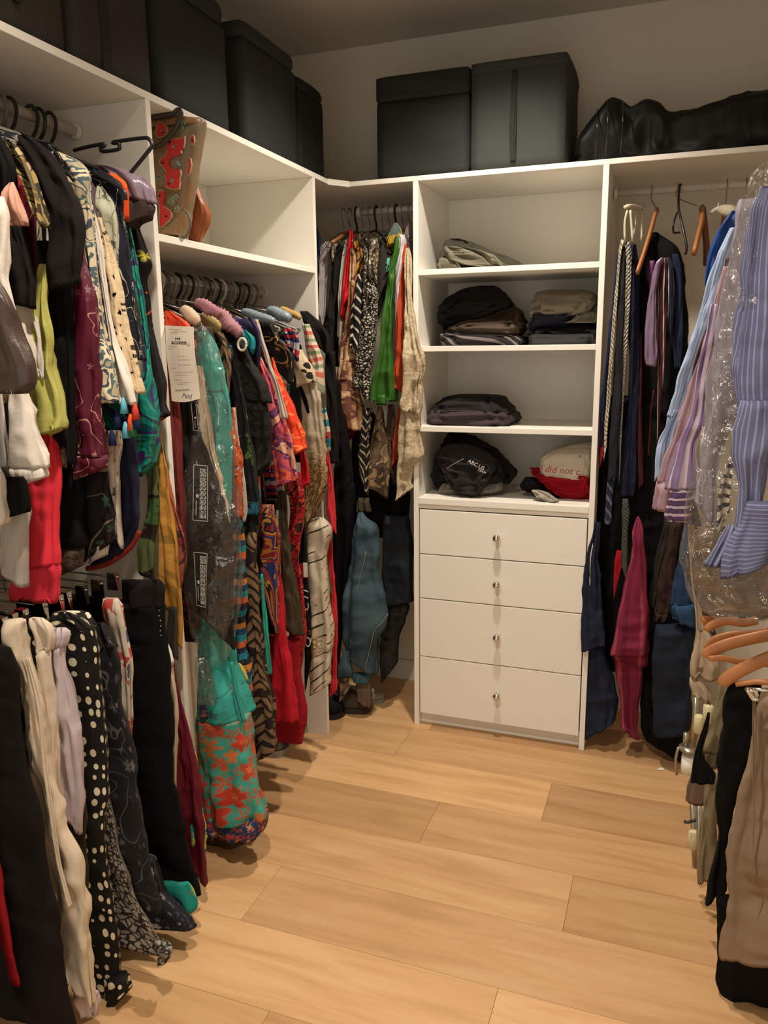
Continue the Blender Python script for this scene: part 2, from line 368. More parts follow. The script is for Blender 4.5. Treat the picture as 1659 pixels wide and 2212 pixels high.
rail((xb+T+.003, .215, 2.028), (1.93, .215, 2.028), bsf)
lc = empty('hanging_cabinet', (-.2, -1.1, 0), 'white left wardrobe unit with hanging rails and one open shelf beside the drawers', 'wardrobe')
for yy in (yA, yB2, -2.3): box('side_panel', (-.42, yy, 0), (0, yy+T, H-.0172), MEL, lc)
box('shelf', (-.42, yA+T, 1.764), (-.001, yB2, 1.7825), MEL, lc)
box('back_panel', (-.424, yA+T, 1.783), (-.419, yB2, H-.0172), MEL, lc)
XRAIL = -.205
rail((XRAIL, -2.28, 2.028), (XRAIL, yA-.001, 2.028), lc)
rail((XRAIL, -2.28, 1.03), (XRAIL, yA-.001, 1.03), lc)
rail((XRAIL, yA+T+.001, 1.705), (XRAIL, yB2-.001, 1.705), lc)
dc = empty('drawer_cabinet', (.63, .2, 0), 'white open shelf unit above four drawers with round chrome knobs', 'cabinet')
box('side_panel', (xa, 0, 0), (xa+.0195, .42, H-.0172), MEL, dc); box('side_panel', (xb, 0, 0), (xb+.0195, .42, H-.0172), MEL, dc)
xi, xo = xa+.0195, xb
for z in (1.7800, 1.5087, 1.2142): box('shelf', (xi, .001, z-T-.001), (xo, .412, z), MEL, dc)
box('shelf', (xi, -.002, .941-.024), (xo, .412, .941), MEL, dc)
box('front_rail', (xi, .004, .8995), (xo, .02, .917), MEL, dc)
box('back_panel', (xi, .412, .02), (xo, .42, H-.0172), MEL, dc)
box('plinth', (xi, .035, 0), (xo, .051, .055), MEL, dc)
DZ = [.8964, .7189, .5393, .2971, .0526]
for i in range(4):
    d = empty('drawer', (0, 0, 0), None, None); d.parent = dc; d.location = Vector((0, 0, 0))
    d.location = Vector((.63, .01, (DZ[i]+DZ[i+1])/2))-dc.location
    box('front', (xi+.004, .002, DZ[i+1]+.002), (xo-.004, .020, DZ[i]-.0015), MEL, d, .002)
    box('carcass', (xi+.015, .021, DZ[i+1]+.015), (xo-.015, .40, DZ[i]-.03), MEL, d, .001)
    kz = px(1072.5, (1163, 1264, 1378, 1505)[i], 1, -.02)
    lathe('knob', (kz[0], .0025, kz[2]), [(.0095, -.0005), (.0095, -.003), (.006, -.006), (.0055, -.013), (.009, -.016), (.0138, -.021), (.0152, -.027), (.0138, -.033), (.009, -.0375), (.002, -.0395)], CHROME, d, 24, 1)

# ------------------------------------------------------------------ garments
FR = {'P': (0, 0, 1), '1': (0, 0, 3.95), '2': (0, 500, 3.95), '3': (0, 1000, 3.95), '4': (0, 1500, 3.106), '5': (300, 180, 3.6065), '6': (330, 640, 3.858),
      '7': (330, 1100, 3.858), '8': (660, 420, 5.53), '9': (660, 780, 5.53), 'a': (660, 1100, 4.425), 'b': (1240, 340, 3.95), 'c': (1240, 880, 3.95), 'd': (1240, 1300, 2.4248), 's': (880, 340, 3.6065), 't': (880, 820, 3.6065), 'u': (900, 930, 4.254)}
def rows_world(rows, y, xback=None, crisp=True):
    rows = [list(r) for r in rows]
    if crisp and len(rows) >= 4:
        wd = [r[2]-(r[1] if r[1] is not None else r[2]-200) for r in rows[-5:]]
        if rows[-1][1] is None: wd = [r[2]-rows[0][2]+400 for r in rows[-5:]]
        if rows[-1][1] is not None and wd[-1] < .7*max(wd) or rows[-1][1] is None and rows[-1][2] < max(r[2] for r in rows[-4:])-4:
            if rows[-1][1] is None: k = max(range(len(rows)-4, len(rows)), key=lambda i: rows[i][2])
            else: k = len(rows)-len(wd)+max(i for i, q in enumerate(wd) if q >= .85*max(wd))
            w0, l = rows[k], rows[-1]
            if k < len(rows)-1:
                rows = rows[:k] if k >= 3 else rows[:k+1]
                left = w0[1] is None or (l[1]+l[2])/2 < (w0[1]+w0[2])/2
                yl = l[0]; yw = w0[0]+(l[0]-w0[0])*.18
                rows.append([(yl, yw) if left else (yw, yl), w0[1], w0[2]])
    L, R = [], []
    for r in rows:
        yl, yr_ = r[0] if isinstance(r[0], tuple) else (r[0], r[0])
        R.append(px(r[2], yr_, 1, y)); zl = px(r[2], yl, 1, y)[2]
        L.append(np.array([xback, y, zl]) if r[1] is None else px(r[1], yl, 1, y))
    return L, R
def to_px(parts):
    """photo pixels for every part; a strip that runs on into the next zoom window is joined up"""
    out = []; pf = None
    for p_ in parts:
        ox, oy, s_ = FR[p_[1]]; rows = [(oy+r[0]/s_, None if r[1] is None else ox+r[1]/s_, ox+r[2]/s_) for r in p_[2]]; op = p_[3] if len(p_) > 3 else {}
        if out and (pf, p_[1]) in (('b', 'c'), ('8', '9'), ('1', '2')) and 'mat' not in op and 'mat' not in out[-1][2] and not op.get('dy') and abs(rows[0][0]-out[-1][1][-1][0]) < 40 and abs(rows[0][2]-out[-1][1][-1][2]) < 22:
            out[-1] = (out[-1][0], out[-1][1]+[r for r in rows if r[0] > out[-1][1][-1][0]+4], out[-1][2])
        else: out.append((p_[0], rows, op))
        pf = p_[1]
    return out
def G(name, cat, label, y, mat, parts, torso=None, thick=.03, xback=-.36, group=None, **kw):
    """a hung garment in the plane y; parts = (part name, frame, rows (y, left, right), options)"""
    parts = to_px(parts); single = len(parts) == 1 and torso is None
    root = None
    if not single:
        r0 = parts[0][1][0]; q = px(r0[2], r0[0], 1, y); root = empty(name, (q[0]-.1, y, q[2]), label, cat, group)
    for i, (pn, rows, po) in enumerate(parts):
        op = dict(kw); op.update(po); crisp = op.pop('crisp', True)
        yy = y+op.pop('dy', 0); m = op.pop('mat', mat); push = op.pop('push', 0); th = op.pop('thick', thick); lb = op.pop('lab', None)
        if i > 0: op.setdefault('tcap', .004)
        L, R = rows_world(rows, yy, xback, crisp)
        if push: L = [q+np.array([0, push, 0]) for q in L]; R = [q+np.array([0, push, 0]) for q in R]
        o = loft(name if single else pn, L, R, m, root, thick=th, **op)
        if single: tag(o, label, cat, group); root = o
        elif lb: o['label'] = lb
    if torso: torso_left(root, y+.008, *torso, mat)
    return root
def torso_left(root, y, zt, zh, mat, xr=None):
    xr = XRAIL if xr is None else xr
    prof = [(zt, .045), (zt-.012, .08), (zt-.035, .14), (zt-.06, .175), (zt-.10, .185), (zt-.2, .172), ((zt-.2+zh)/2, .172), (zh, .182)]
    L = [(xr-a-.01, y, z) for z, a in prof]; R = [(xr+a-.005, y, z) for z, a in prof]
    loft('body', L, R, mat, root, thick=.013, n=24, dv=.03, fold=.003)
def hanger(rail_ax, pos, kind, group, label, rz, rc, half=.2, drop=.055):
    """rail_ax 1: rail along y at x=rc; rail_ax 0: rail along x at y=rc (front towards -y)"""
    mat = {'black': BLKP, 'white': WHTP, 'wire': WIRE, 'wood': WOODH, 'grey': GREYP, 'dark': plain('velvet_hanger', '#2c2628', .9), 'pale': plain('pale_hanger', '#9a968c', .5), 'plum': plain('plum_hanger', '#4b2a33', .7)}[kind]
    hm = WIRE if kind == 'wood' else mat
    def P(a, z): return (rc+a, pos, rz+z) if rail_ax == 1 else (pos, rc-a, rz+z)
    e = empty('clothes_hanger', P(0, -.075), label, 'hanger', group)
    thin = kind in ('wire', 'wood'); r = .0016 if thin else .0042
    tube('hook', [P(0, -.075), P(0, -.05), P(.012, -.034), P(.0205, -.012), P(.019, .006), P(.009, .0185), P(-.004, .0195), P(-.016, .010), P(-.019, -.004)], r, hm, e, 7, 3)
    rr = {'wire': .0018, 'wood': .007}.get(kind, .0042)
    a = half
    pts = [P(-a, -.075-drop), P(-a*.6, -.075-drop*.55), P(-a*.25, -.08), P(0, -.074), P(a*.25, -.08), P(a*.6, -.075-drop*.55), P(a, -.075-drop)]
    tube('shoulder_bar', pts, rr, mat, e, 7, 2)
    if kind != 'wood': tube('bottom_bar', [P(-a, -.075-drop), P(-a*.92, -.09-drop), P(a*.92, -.09-drop), P(a, -.075-drop)], rr*.9, mat, e, 6, 1)
    return e
def clip_hanger(y, group, label, x0=XRAIL, z=1.03, a=.15):
    e = empty('clip_hanger', (x0, y, z-.07), label, 'hanger', group)
    P = lambda q, h: (x0+q, y, z+h)
    tube('hook', [P(0, -.07), P(0, -.04), P(.014, -.026), P(.0205, -.006), P(.014, .0145), P(0, .0195), P(-.016, .01), P(-.018, -.004)], .0016, WIRE, e, 6, 2)
    tube('bar', [P(-a, -.072), P(0, -.07), P(a, -.072)], .0022, WIRE, e, 6, 1)
    for s in (-1, 1):
        c = [P(s*a*.9, -.062), P(s*a*.9, -.08), P(s*a*.9+.004, -.105)]
        b = bmesh.new(); bmesh.ops.create_cube(b, size=1)
        V = [(x0+s*a*.9+v.co.x*.022*(1+.5*(v.co.z < 0)), y+v.co.y*(.016 if v.co.z > 0 else .007), z-.083+v.co.z*.044) for v in b.verts]
        F = [[v.index for v in f.verts] for f in b.faces]; b.free()
        mesh('clip', V, F, CHROME, e)
    return e

B1 = 'garments on the upper left rail'
C = cloth
WHITE = C('#cfc6ba'); BLACK = C('#0c0b0b', rough=.9, spec=.15); OFFB = C('#181413', rough=.9, spec=.15)
# --- upper rail, left bay, from the camera towards the panel
G('shirt', 'shirt', 'white short-sleeved shirt cut by the left edge of the photo', -1.70, WHITE, [('sleeve', 'P', [(425, -50, 2), (480, -50, 16), (530, -50, 19), (600, -50, 17), (640, -40, 27), (680, -30, 30)])], (1.95, 1.45))
G('blouse', 'blouse', 'dark brown satin blouse with loose sleeve at the left photo edge', -1.725, C('#3a2a22', rough=.35, spec=.5), [('sleeve', 'P', [(600, -60, -2), (640, -60, 20), (680, -60, 30), (740, -60, 48), (800, -60, 67), (830, -60, 70), (850, -50, 58)], {'thick': .05, 'fold': .006})], (1.95, 1.35))
G('jacket', 'jacket', 'black jacket whose turned-up sleeve shows a blush pink lining', -1.655, BLACK, [('sleeve', '1', [(1120, -120, 0), (1180, -120, 10), (1300, -120, 60), (1450, -120, 110), (1560, -100, 112), (1640, -60, 60), (1760, -60, 40)]), ('sleeve_lining', '1', [(1555, 80, 118), (1650, 30, 165), (1760, 32, 195), (1870, 68, 240), (1925, 90, 246)], {'mat': C('#c08f7c'), 'dy': -.016, 'lab': 'blush pink lining of the turned sleeve'})], (1.95, 1.35))
G('top', 'top', 'black top with frayed sleeve edge above a white sleeve', -1.60, OFFB, [('sleeve', 'P', [(470, 15, 48), (500, 12, 50), (530, 14, 61), (580, 16, 69), (620, 18, 74), (650, 26, 77), (668, 38, 76)])], (1.95, 1.3))
G('tunic', 'tunic', 'olive and gold marbled short-sleeved tunic between two black tops', -1.617, C('#5d5038', 'blotch', ('#8d7748', '#2f2a20', '#a3906a', '#6a5a3a'), 16), [('sleeve', '1', [(1190, 40, 90), (1250, 60, 150), (1320, 85, 200), (1450, 145, 275), (1600, 205, 332), (1750, 275, 402), (1880, 325, 418), (1960, 345, 372)])], (1.95, 1.4))
G('blouse', 'blouse', 'white blouse whose cuffed sleeve hangs below a black one', -1.587, WHITE, [('sleeve', 'P', [(630, 30, 66), (655, 33, 72), (690, 36, 80), (730, 42, 91), (780, 50, 97), (805, 58, 98), (822, 70, 86)])], (1.95, 1.3))
G('t_shirt', 't-shirt', 'black wide-shouldered t-shirt on the upper left rail, widest of the black tops', -1.562, OFFB, [('sleeve', '1', [(1150, 160, 215), (1200, 170, 330), (1290, 220, 450), (1400, 290, 530), (1550, 370, 605), (1750, 420, 672), (1950, 430, 702), (2100, 420, 695), (2260, 400, 680), (2400, 420, 665), (2490, 470, 600)], {'thick': .04})], (1.97, 1.35))
G('tunic', 'tunic', 'long black tunic hanging between the lime and burgundy garments', -1.535, BLACK, [('side', 'P', [(520, 90, 140), (600, 98, 146), (700, 104, 152), (800, 110, 158), (900, 116, 163), (1000, 128, 162), (1018, 136, 155)])], (1.95, 1.2))
G('top', 'top', 'lime green loose top hanging over a coral pink dress', -1.575, C('#a8a558', rough=.8), [('side', 'P', [(570, 86, 100), (600, 80, 102), (640, 74, 103), (700, 70, 110), (780, 68, 116), (860, 64, 130), (905, 66, 136), (918, 70, 135), (935, 74, 108), (955, 86, 95)], {'thick': .045, 'fold': .007})], (1.95, 1.35))
G('sweatshirt', 'sweatshirt', 'white sweatshirt with ribbed cuff hanging before the coral dress', -1.622, WHITE, [('sleeve', 'P', [(820, 26, 56), (850, 25, 62), (880, 22, 72), (930, 18, 82), (980, 18, 96), (1010, 20, 103)]), ('ribbed_cuff', 'P', [(1005, 20, 102), (1022, 23, 105), (1036, 30, 98), (1056, 34, 56)], {'mat': C('#d0c8bd', 'ribbed', (), 160)})], (1.95, 1.25))
G('dress', 'dress', 'coral pink knitted dress with ribbed hem below a lime top', -1.552, C('#d8303f', rough=.8), [('skirt', 'P', [(900, 98, 110), (940, 92, 113), (1000, 64, 127), (1060, 60, 128), (1120, 55, 127), (1180, 52, 126), (1220, 50, 126)], {'thick': .04, 'fold': .006}), ('ribbed_hem', 'P', [(1216, 46, 127), (1245, 30, 130), (1275, 22, 129), (1295, 24, 124), (1303, 80, 112)], {'mat': C('#d03040', 'ribbed', (), 120), 'thick': .045})], (1.95, 1.2))
G('jumper', 'jumper', 'pale grey jumper sleeve left of the coral pink dress', -1.632, C('#a59d96'), [('sleeve', 'P', [(1060, 10, 54), (1105, 8, 57), (1150, 0, 58), (1200, -10, 58), (1240, 0, 57), (1274, 8, 50)])], (1.95, 1.25))
G('shirt', 'shirt', 'white shirt tail at left photo edge above the pale grey jumper', -1.685, WHITE, [('tail', 'P', [(1020, -30, 1), (1050, -30, 5), (1080, -30, 9), (1118, -30, 18), (1134, -30, 12)])], (1.95, 1.2))
G('cardigan', 'cardigan', 'short black cardigan sleeve between white shirt tail and grey jumper', -1.66, BLACK, [('sleeve', 'P', [(1030, 5, 48), (1060, 8, 54), (1085, 10, 57), (1105, 12, 55), (1120, 20, 40)])], (1.95, 1.2))
G('top', 'top', 'coral top seen as a sliver beside the wide black t-shirt', -1.525, C('#c93a44'), [('shoulder', '1', [(1440, 480, 510), (1520, 488, 560), (1600, 505, 590), (1700, 560, 622), (1790, 600, 642)])], (1.93, 1.35))
G('blouse', 'blouse', 'burgundy long-sleeved blouse printed with pale pink flowers', -1.49, C('#4d0d22', 'flower', ('#a06a70', '#7d5a66', '#8d4a55', '#b08078'), 21, thr=.30, rough=.6),
  [('sleeve', 'P', [(525, 174, 178), (560, 170, 182), (600, 158, 191), (660, 155, 204), (740, 150, 211), (800, 153, 219), (880, 160, 225), (940, 163, 230), (985, 160, 235)], {'thick': .045, 'fold': .006}), ('cuff', 'P', [(982, 160, 235), (1000, 160, 234), (1018, 166, 228), (1036, 174, 205)], {'thick': .05, 'fold': .008}), ('rear_sleeve', 'P', [(660, 142, 148), (700, 138, 150), (760, 142, 151), (800, 150, 156)], {'dy': -.012})], (1.95, 1.25))
G('blouse', 'blouse', 'cream and slate blue blouse printed with pale fish shapes', -1.472, C('#b5a88c', 'blotch', ('#39424c', '#c8b99c', '#4d5f63', '#9f957c'), 17),
  [('sleeve', 'P', [(328, 112, 126), (350, 126, 165), (380, 148, 188), (420, 160, 193), (470, 172, 200), (520, 178, 207), (580, 185, 212), (650, 195, 218), (720, 205, 228), (780, 214, 243), (840, 222, 252), (870, 230, 257)], {'thick': .034})], (1.97, 1.25))
t = G('kaftan', 'kaftan', 'thin white kaftan edged with bright tassels between blue blouse and crochet top', -1.452, WHITE, [('sleeve', 'P', [(420, 176, 190), (480, 196, 210), (540, 208, 222), (600, 216, 228), (680, 228, 238), (740, 238, 252), (800, 246, 272), (850, 253, 288), (874, 264, 292)])], (1.95, 1.3))
for tx, ty, tc in ((266, 872, '#5fb0c4'), (291, 885, '#c23a2c'), (294, 905, '#1c2450'), (281, 908, '#d8502c'), (252, 902, '#18204a'), (270, 925, '#5aa5bd'), (241, 942, '#18204a'), (285, 922, '#2c6a3c')):
    q = px(tx, ty-14, 1, -1.462); tube('tassel', [q, q-(0, 0, .012), q-(0, 0, .034)], [.002, .006, .009], C(tc), t, 8)
G('top', 'top', 'cream open crochet top hanging over a white tasselled kaftan', -1.425, C('#c9b391', 'lace', ('#8f7a58',), 62, thr=.24), [('sleeve', 'P', [(470, 208, 219), (520, 216, 232), (580, 220, 246), (650, 230, 262), (720, 243, 275), (780, 256, 292), (830, 272, 309), (853, 287, 308)], {'wr': .002})])
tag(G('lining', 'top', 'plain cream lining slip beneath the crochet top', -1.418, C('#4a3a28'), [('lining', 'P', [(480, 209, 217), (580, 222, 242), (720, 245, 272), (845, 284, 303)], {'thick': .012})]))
G('top', 'top', 'pale grey-green top with fine dark leaf lines beside the navy printed top', -1.41, C('#9a9a86', 'snake', ('#5b5c50', '#aeae9a'), 26, thr=.06), [('sleeve', 'P', [(402, 210, 220), (440, 213, 245), (480, 213, 251), (540, 216, 247), (620, 225, 240)])], (1.95, 1.4))
G('blouse', 'blouse', 'navy blouse printed with small dandelion heads', -1.375, C('#13131f', 'flower', ('#8d8f80', '#6b6f6a', '#a8a892'), 24, thr=.2), [('sleeve', 'P', [(368, 190, 214), (395, 212, 250), (430, 232, 262), (480, 240, 266), (540, 243, 280), (600, 250, 288), (660, 256, 296), (720, 270, 310), (765, 284, 318), (782, 298, 306)], {'thick': .036})], (1.97, 1.3))
G('top', 'top', 'bright orange top showing one shoulder below the tilted empty hanger', -1.348, C('#cf4414', 'blotch', ('#d8641c',), 14), [('shoulder', 'P', [(374, 226, 246), (392, 228, 266), (415, 240, 275), (440, 258, 280), (480, 268, 284)])], (1.93, 1.4))
t = G('top', 'top', 'lilac satin top with dark brown lined sleeve against the white panel', -1.285, C('#8d7c8c', rough=.22, spec=.7), [('satin_sleeve', '1', [(1405, 800, 860), (1440, 900, 1040), (1490, 960, 1180), (1580, 1050, 1270), (1680, 1110, 1308), (1740, 1160, 1300)], {'thick': .06, 'fold': .006}), ('lined_sleeve', '1', [(1560, 1060, 1110), (1650, 1070, 1200), (1740, 1100, 1306), (1830, 1110, 1290), (1920, 1150, 1240), (1955, 1180, 1215)], {'mat': C('#3d302d'), 'thick': .055, 'dy': .006, 'lab': 'dark brown lining'})], (1.93, 1.5))
G('dress', 'dress', 'teal silk dress with purple swirls and a gathered cuff', -1.262, C('#0f6a62', 'swirl', ('#17806f', '#0b4f52', '#3a1f5c', '#1a9077'), 7, rough=.4, spec=.5), [('sleeve', 'P', [(455, 262, 274), (520, 277, 289), (600, 290, 304), (680, 302, 316), (750, 312, 323), (800, 311, 329), (850, 300, 333), (900, 296, 340), (940, 292, 337), (990, 282, 330), (1020, 288, 312), (1045, 298, 311)], {'thick': .045, 'fold': .008})], (1.95, 1.25))
G('blouse', 'blouse', 'black blouse with yellow flower and orange patches beside the white panel', -1.228, C('#141010', 'flower', ('#c4551c', '#a8a03a', '#b4481a'), 8, thr=.22), [('sleeve', 'P', [(425, 282, 292), (500, 284, 303), (540, 288, 318), (572, 296, 327), (605, 306, 318), (650, 313, 325), (720, 318, 333), (780, 325, 346), (830, 330, 356), (868, 334, 353), (892, 338, 361), (915, 342, 349)], {'thick': .03})], (1.95, 1.3))
NAVY = C('#171a30')
t = G('top', 'top', 'navy flared top with orange laced trim along its curved hem', -1.358, NAVY, [('side', 'P', [(900, 256, 284), (960, 257, 292), (1020, 258, 298), (1080, 261, 302), (1135, 258, 302), (1165, 238, 297), (1200, 212, 270), (1222, 196, 236)], {'thick': .03, 'crisp': False})])
tube('trim', [px(*q, 1, -1.376) for q in ((301, 1148), (290, 1172), (270, 1194), (240, 1214), (212, 1224), (188, 1228))], .0065, C('#6d2012'), t, 8, 4)
G('top', 'top', 'white lace top with openwork sleeve before the navy flared top', -1.388, C('#b9ada0', 'lace', ('#857a70',), 60, thr=.33), [('sleeve', 'P', [(930, 234, 260), (960, 234, 262), (1000, 232, 260), (1060, 234, 266), (1120, 248, 272), (1160, 260, 279), (1182, 270, 280)]), ('hem', 'P', [(1168, 200, 242), (1190, 190, 240), (1212, 190, 222), (1218, 196, 212)], {'mat': C('#b9aea0'), 'dy': -.01})])
G('kimono', 'kimono', 'dark floral kimono with sea green patches and beaded edge', -1.41, C('#191214', 'flower', ('#3f5f58', '#4a2b30', '#6a6150'), 13, thr=.32), [('sleeve', 'P', [(1020, 172, 230), (1060, 172, 234), (1100, 175, 242), (1150, 178, 256), (1190, 182, 242), (1218, 188, 222)])])
G('coat', 'coat', 'black coat with brown fleecy hem left of the dark floral kimono', -1.455, BLACK, [('side', 'P', [(1010, 142, 172), (1050, 134, 175), (1100, 126, 176), (1180, 123, 180)]), ('fleecy_hem', 'P', [(1180, 122, 182), (1215, 126, 180), (1235, 128, 168), (1246, 132, 155)], {'mat': C('#30261f', 'blotch', ('#4a3b2c',), 60), 'thick': .04})], (1.95, 1.15))
t = G('scarf', 'scarf', 'long sheer scarf of gold, green and red hanging against the white panel', -1.19, C('#a87630', 'blotch', ('#b48238', '#8d6a2e'), 9, rough=.6, alpha=.93),
  [('gold_fold', 'P', [(930, 336, 346), (1000, 335, 358), (1060, 338, 366), (1130, 342, 380), (1190, 345, 386), (1250, 348, 392), (1300, 354, 388), (1350, 364, 383), (1400, 372, 383)], {'thick': .016, 'fold': .005}),
   ('green_fold', 'P', [(940, 325, 338), (1020, 320, 342), (1080, 318, 345), (1130, 311, 345), (1180, 302, 335), (1230, 300, 335), (1256, 322, 337)], {'dy': -.02, 'mat': C('#33482c', 'blotch', ('#3f5a36', '#241c14', '#58603a'), 8, rough=.6, alpha=.95), 'thick': .016, 'lab': 'green and brown fold'}),
   ('red_edge', 'P', [(960, 345, 353), (1040, 352, 368), (1110, 366, 384), (1160, 374, 398), (1210, 380, 402), (1260, 386, 397), (1300, 382, 392)], {'dy': .012, 'mat': C('#7d3128', 'blotch', ('#3a2c26', '#8d4a38', '#b4563c'), 10, rough=.6, alpha=.9), 'thick': .012, 'lab': 'red and smoky edge'}),
   ('corner', 'P', [(1310, 366, 384), (1350, 362, 386), (1380, 360, 386), (1405, 370, 385), (1428, 377, 382)], {'dy': -.006, 'mat': C('#3a3532', rough=.6, alpha=.7), 'thick': .008, 'lab': 'smoky sheer corner'})])
HL = 'black plastic hanger on the upper left rail'
for i, yy in enumerate((-1.70, -1.655, -1.617, -1.562, -1.535, -1.49, -1.452, -1.41, -1.375, -1.262)):
    hanger(1, yy, 'black' if i % 4 else 'grey', 'hangers on the upper left rail', 'plastic hanger holding a top on the upper left rail', 2.028, XRAIL, .185)
for yy in (-1.725, -1.685, -1.66, -1.632, -1.6, -1.587, -1.425, -1.348, -1.285, -1.228):
    hanger(1, yy, 'dark', 'dark hangers on the upper left rail', 'slim dark hanger holding a top on the upper left rail', 2.028, XRAIL, .185)
# the empty hanger sticking out towards the room
t = empty('clothes_hanger', px(318, 299, 1, -1.30), 'empty black tubular hanger tilted outwards near the white panel', 'hanger')
tube('bar', [px(*q, 1, -1.30) for q in ((160, 325), (190, 317), (224, 311), (224, 316), (217, 320), (222, 327), (255, 323), (258, 316), (256, 309), (244, 309), (250, 306), (310, 298), (322, 301), (328, 312), (322, 325), (268, 391))], .0042, BLKP, t, 8, 3)
t = empty('clothes_hanger', px(270, 420, 1, -1.385), 'lower black tubular hanger holding the navy dandelion blouse', 'hanger')
tube('bar', [px(*q, 1, -1.395) for q in ((198, 372), (225, 386), (262, 408), (270, 418), (271, 432))], .0042, BLKP, t, 8, 3)
t = empty('clothes_hanger', px(124, 340, 1, -1.50), 'black hanger with curled notch at the neck of the fish print blouse', 'hanger')
tube('bar', [px(*q, 1, -1.50) for q in ((118, 330), (126, 336), (131, 346), (126, 358), (119, 362), (130, 366), (150, 378), (160, 390))], .0042, BLKP, t, 8, 3)

# --- lower rail, left bay: trousers and skirts
G('trousers', 'trousers', 'black trousers filling the lower left corner of the photo', -1.72, OFFB, [('legs', 'P', [(1400, None, 30), (1450, None, 45), (1520, None, 48), (1600, None, 55), (1700, None, 75), (1800, None, 92), (1900, None, 102), (2000, None, 120), (2100, None, 142), (2212, None, 164), (2225, None, 166)], {'thick': .035, 'fold': .007})])
G('skirt', 'skirt', 'red skirt glimpsed between black trousers at the lower left edge', -1.755, C('#8d0a18'), [('side', 'P', [(1350, None, -40), (1600, None, -30), (1850, None, -5), (1950, None, 15), (2050, None, 36), (2130, None, 50)])])
G('trousers', 'trousers', 'black trousers in the bottom left corner in front of the red skirt', -1.785, BLACK, [('leg', 'P', [(1340, None, -80), (1600, None, -70), (1800, None, -45), (1950, None, -20), (2060, None, 5), (2150, None, 38), (2212, None, 62)])])
CREAM = C('#c9b9a2'); CREAM2 = C('#cdbda9'); LIL = C('#b9abb0')
G('trousers', 'trousers', 'cream cargo trousers with ruched side seam and white cuff', -1.662, CREAM, [('leg', 'P', [(1338, 6, 56), (1380, 8, 60), (1430, 35, 70), (1500, 48, 88), (1560, 56, 100), (1640, 60, 112), (1720, 66, 136), (1780, 82, 140), (1850, 86, 165), (1950, 98, 186), (2050, 128, 205), (2120, 150, 222), (2158, 160, 224), (2174, 170, 214)], {'thick': .05, 'fold': .008, 'wr': .0028}), ('cuff', 'P', [(2140, 160, 214), (2170, 166, 214), (2196, 172, 212)], {'dy': .01, 'mat': C('#bfb2b4'), 'lab': 'white cuff'}),
  ('side_seam', 'P', [(1420, 55, 62), (1520, 80, 88), (1640, 92, 99), (1760, 108, 116), (1880, 126, 134), (1960, 150, 157)], {'dy': -.027, 'thick': .006, 'wr': .003})])
G('trousers', 'trousers', 'pale cream trousers with pleated waist behind the cargo pair', -1.635, CREAM2, [('waistband', 'P', [(1335, 62, 92), (1350, 64, 106), (1372, 72, 114), (1408, 78, 110)]), ('leg', 'P', [(1405, 78, 112), (1500, 90, 118), (1600, 95, 124), (1700, 100, 130), (1800, 110, 135)], {'thick': .035, 'fold': .006})])
G('trousers', 'trousers', 'lilac-white linen trousers with gathered elastic waist', -1.607, LIL, [('waistband', 'P', [(1356, 112, 140), (1366, 112, 145), (1396, 110, 144)], {'mat': C('#bcaeb4', 'ribbed', (), 220)}), ('leg', 'P', [(1394, 110, 143), (1450, 112, 150), (1550, 118, 164), (1640, 125, 172), (1700, 130, 170), (1760, 138, 164), (1800, 148, 158)], {'thick': .04})])
G('trousers', 'trousers', 'olive trousers seen as a strip between lilac and polka dot pairs', -1.585, C('#39331f'), [('leg', 'P', [(1450, None, 150), (1600, None, 170), (1720, None, 187), (1800, None, 186), (1900, None, 189), (1975, None, 190)])])
G('trousers', 'trousers', 'black trousers with white polka dots reaching the floor', -1.552, C('#15120f', 'dots', ('#cfc3a8',), 33, thr=.3), [('waist_frill', 'P', [(1322, 118, 150), (1338, 120, 185), (1362, 130, 205)], {'thick': .05, 'fold': .01}), ('leg', 'P', [(1350, None, 203), (1400, None, 215), (1480, None, 219), (1560, None, 225), (1660, None, 232), (1760, None, 235), (1860, None, 241), (1960, None, 255), (2060, None, 263), (2110, None, 269), (2150, None, 276)], {'thick': .045, 'fold': .006}), ('hem', 'P', [(2105, 228, 276), (2128, 230, 281), (2150, 232, 272), (2168, 236, 262), (2186, 242, 254)], {'dy': -.008, 'thick': .04})])
G('trousers', 'trousers', 'grey snakeskin print trousers with flared leg on the floor', -1.503, C('#7d7468', 'snake', ('#262322', '#9a9082'), 62, thr=.3), [('leg', 'P', [(1600, None, 220), (1690, None, 232), (1760, None, 250), (1840, None, 265), (1900, None, 281), (1960, None, 305), (2010, None, 330), (2045, None, 352), (2066, None, 358)], {'thick': .03}), ('hem', 'P', [(2030, 330, 345), (2055, 345, 370), (2070, 340, 365), (2084, 335, 350)], {'dy': -.01})])
G('trousers', 'trousers', 'charcoal trousers printed with silver-pink flower stems', -1.478, C('#1b1a1c', 'flower', ('#6f6668', '#4a484c', '#57555a'), 19, thr=.26), [('waistband', 'P', [(1345, 200, 222), (1370, 206, 236), (1400, 218, 250)]), ('leg', 'P', [(1390, None, 248), (1450, None, 262), (1520, None, 270), (1600, None, 290), (1700, None, 298), (1800, None, 315), (1900, None, 331), (1960, None, 350), (1990, None, 347), (2006, None, 335)], {'thick': .032})])
G('skirt', 'skirt', 'white pleated skirt with red and blue marks between charcoal and black trousers', -1.425, C('#b5ab9c', 'blotch', ('#b5ab9c', '#a04034', '#b5ab9c', '#34506a'), 9), [('side', 'P', [(1292, 226, 256), (1310, 228, 264), (1350, 232, 273), (1400, 235, 278), (1500, 240, 282), (1600, 255, 286), (1700, 265, 288)], {'fold': .007})])
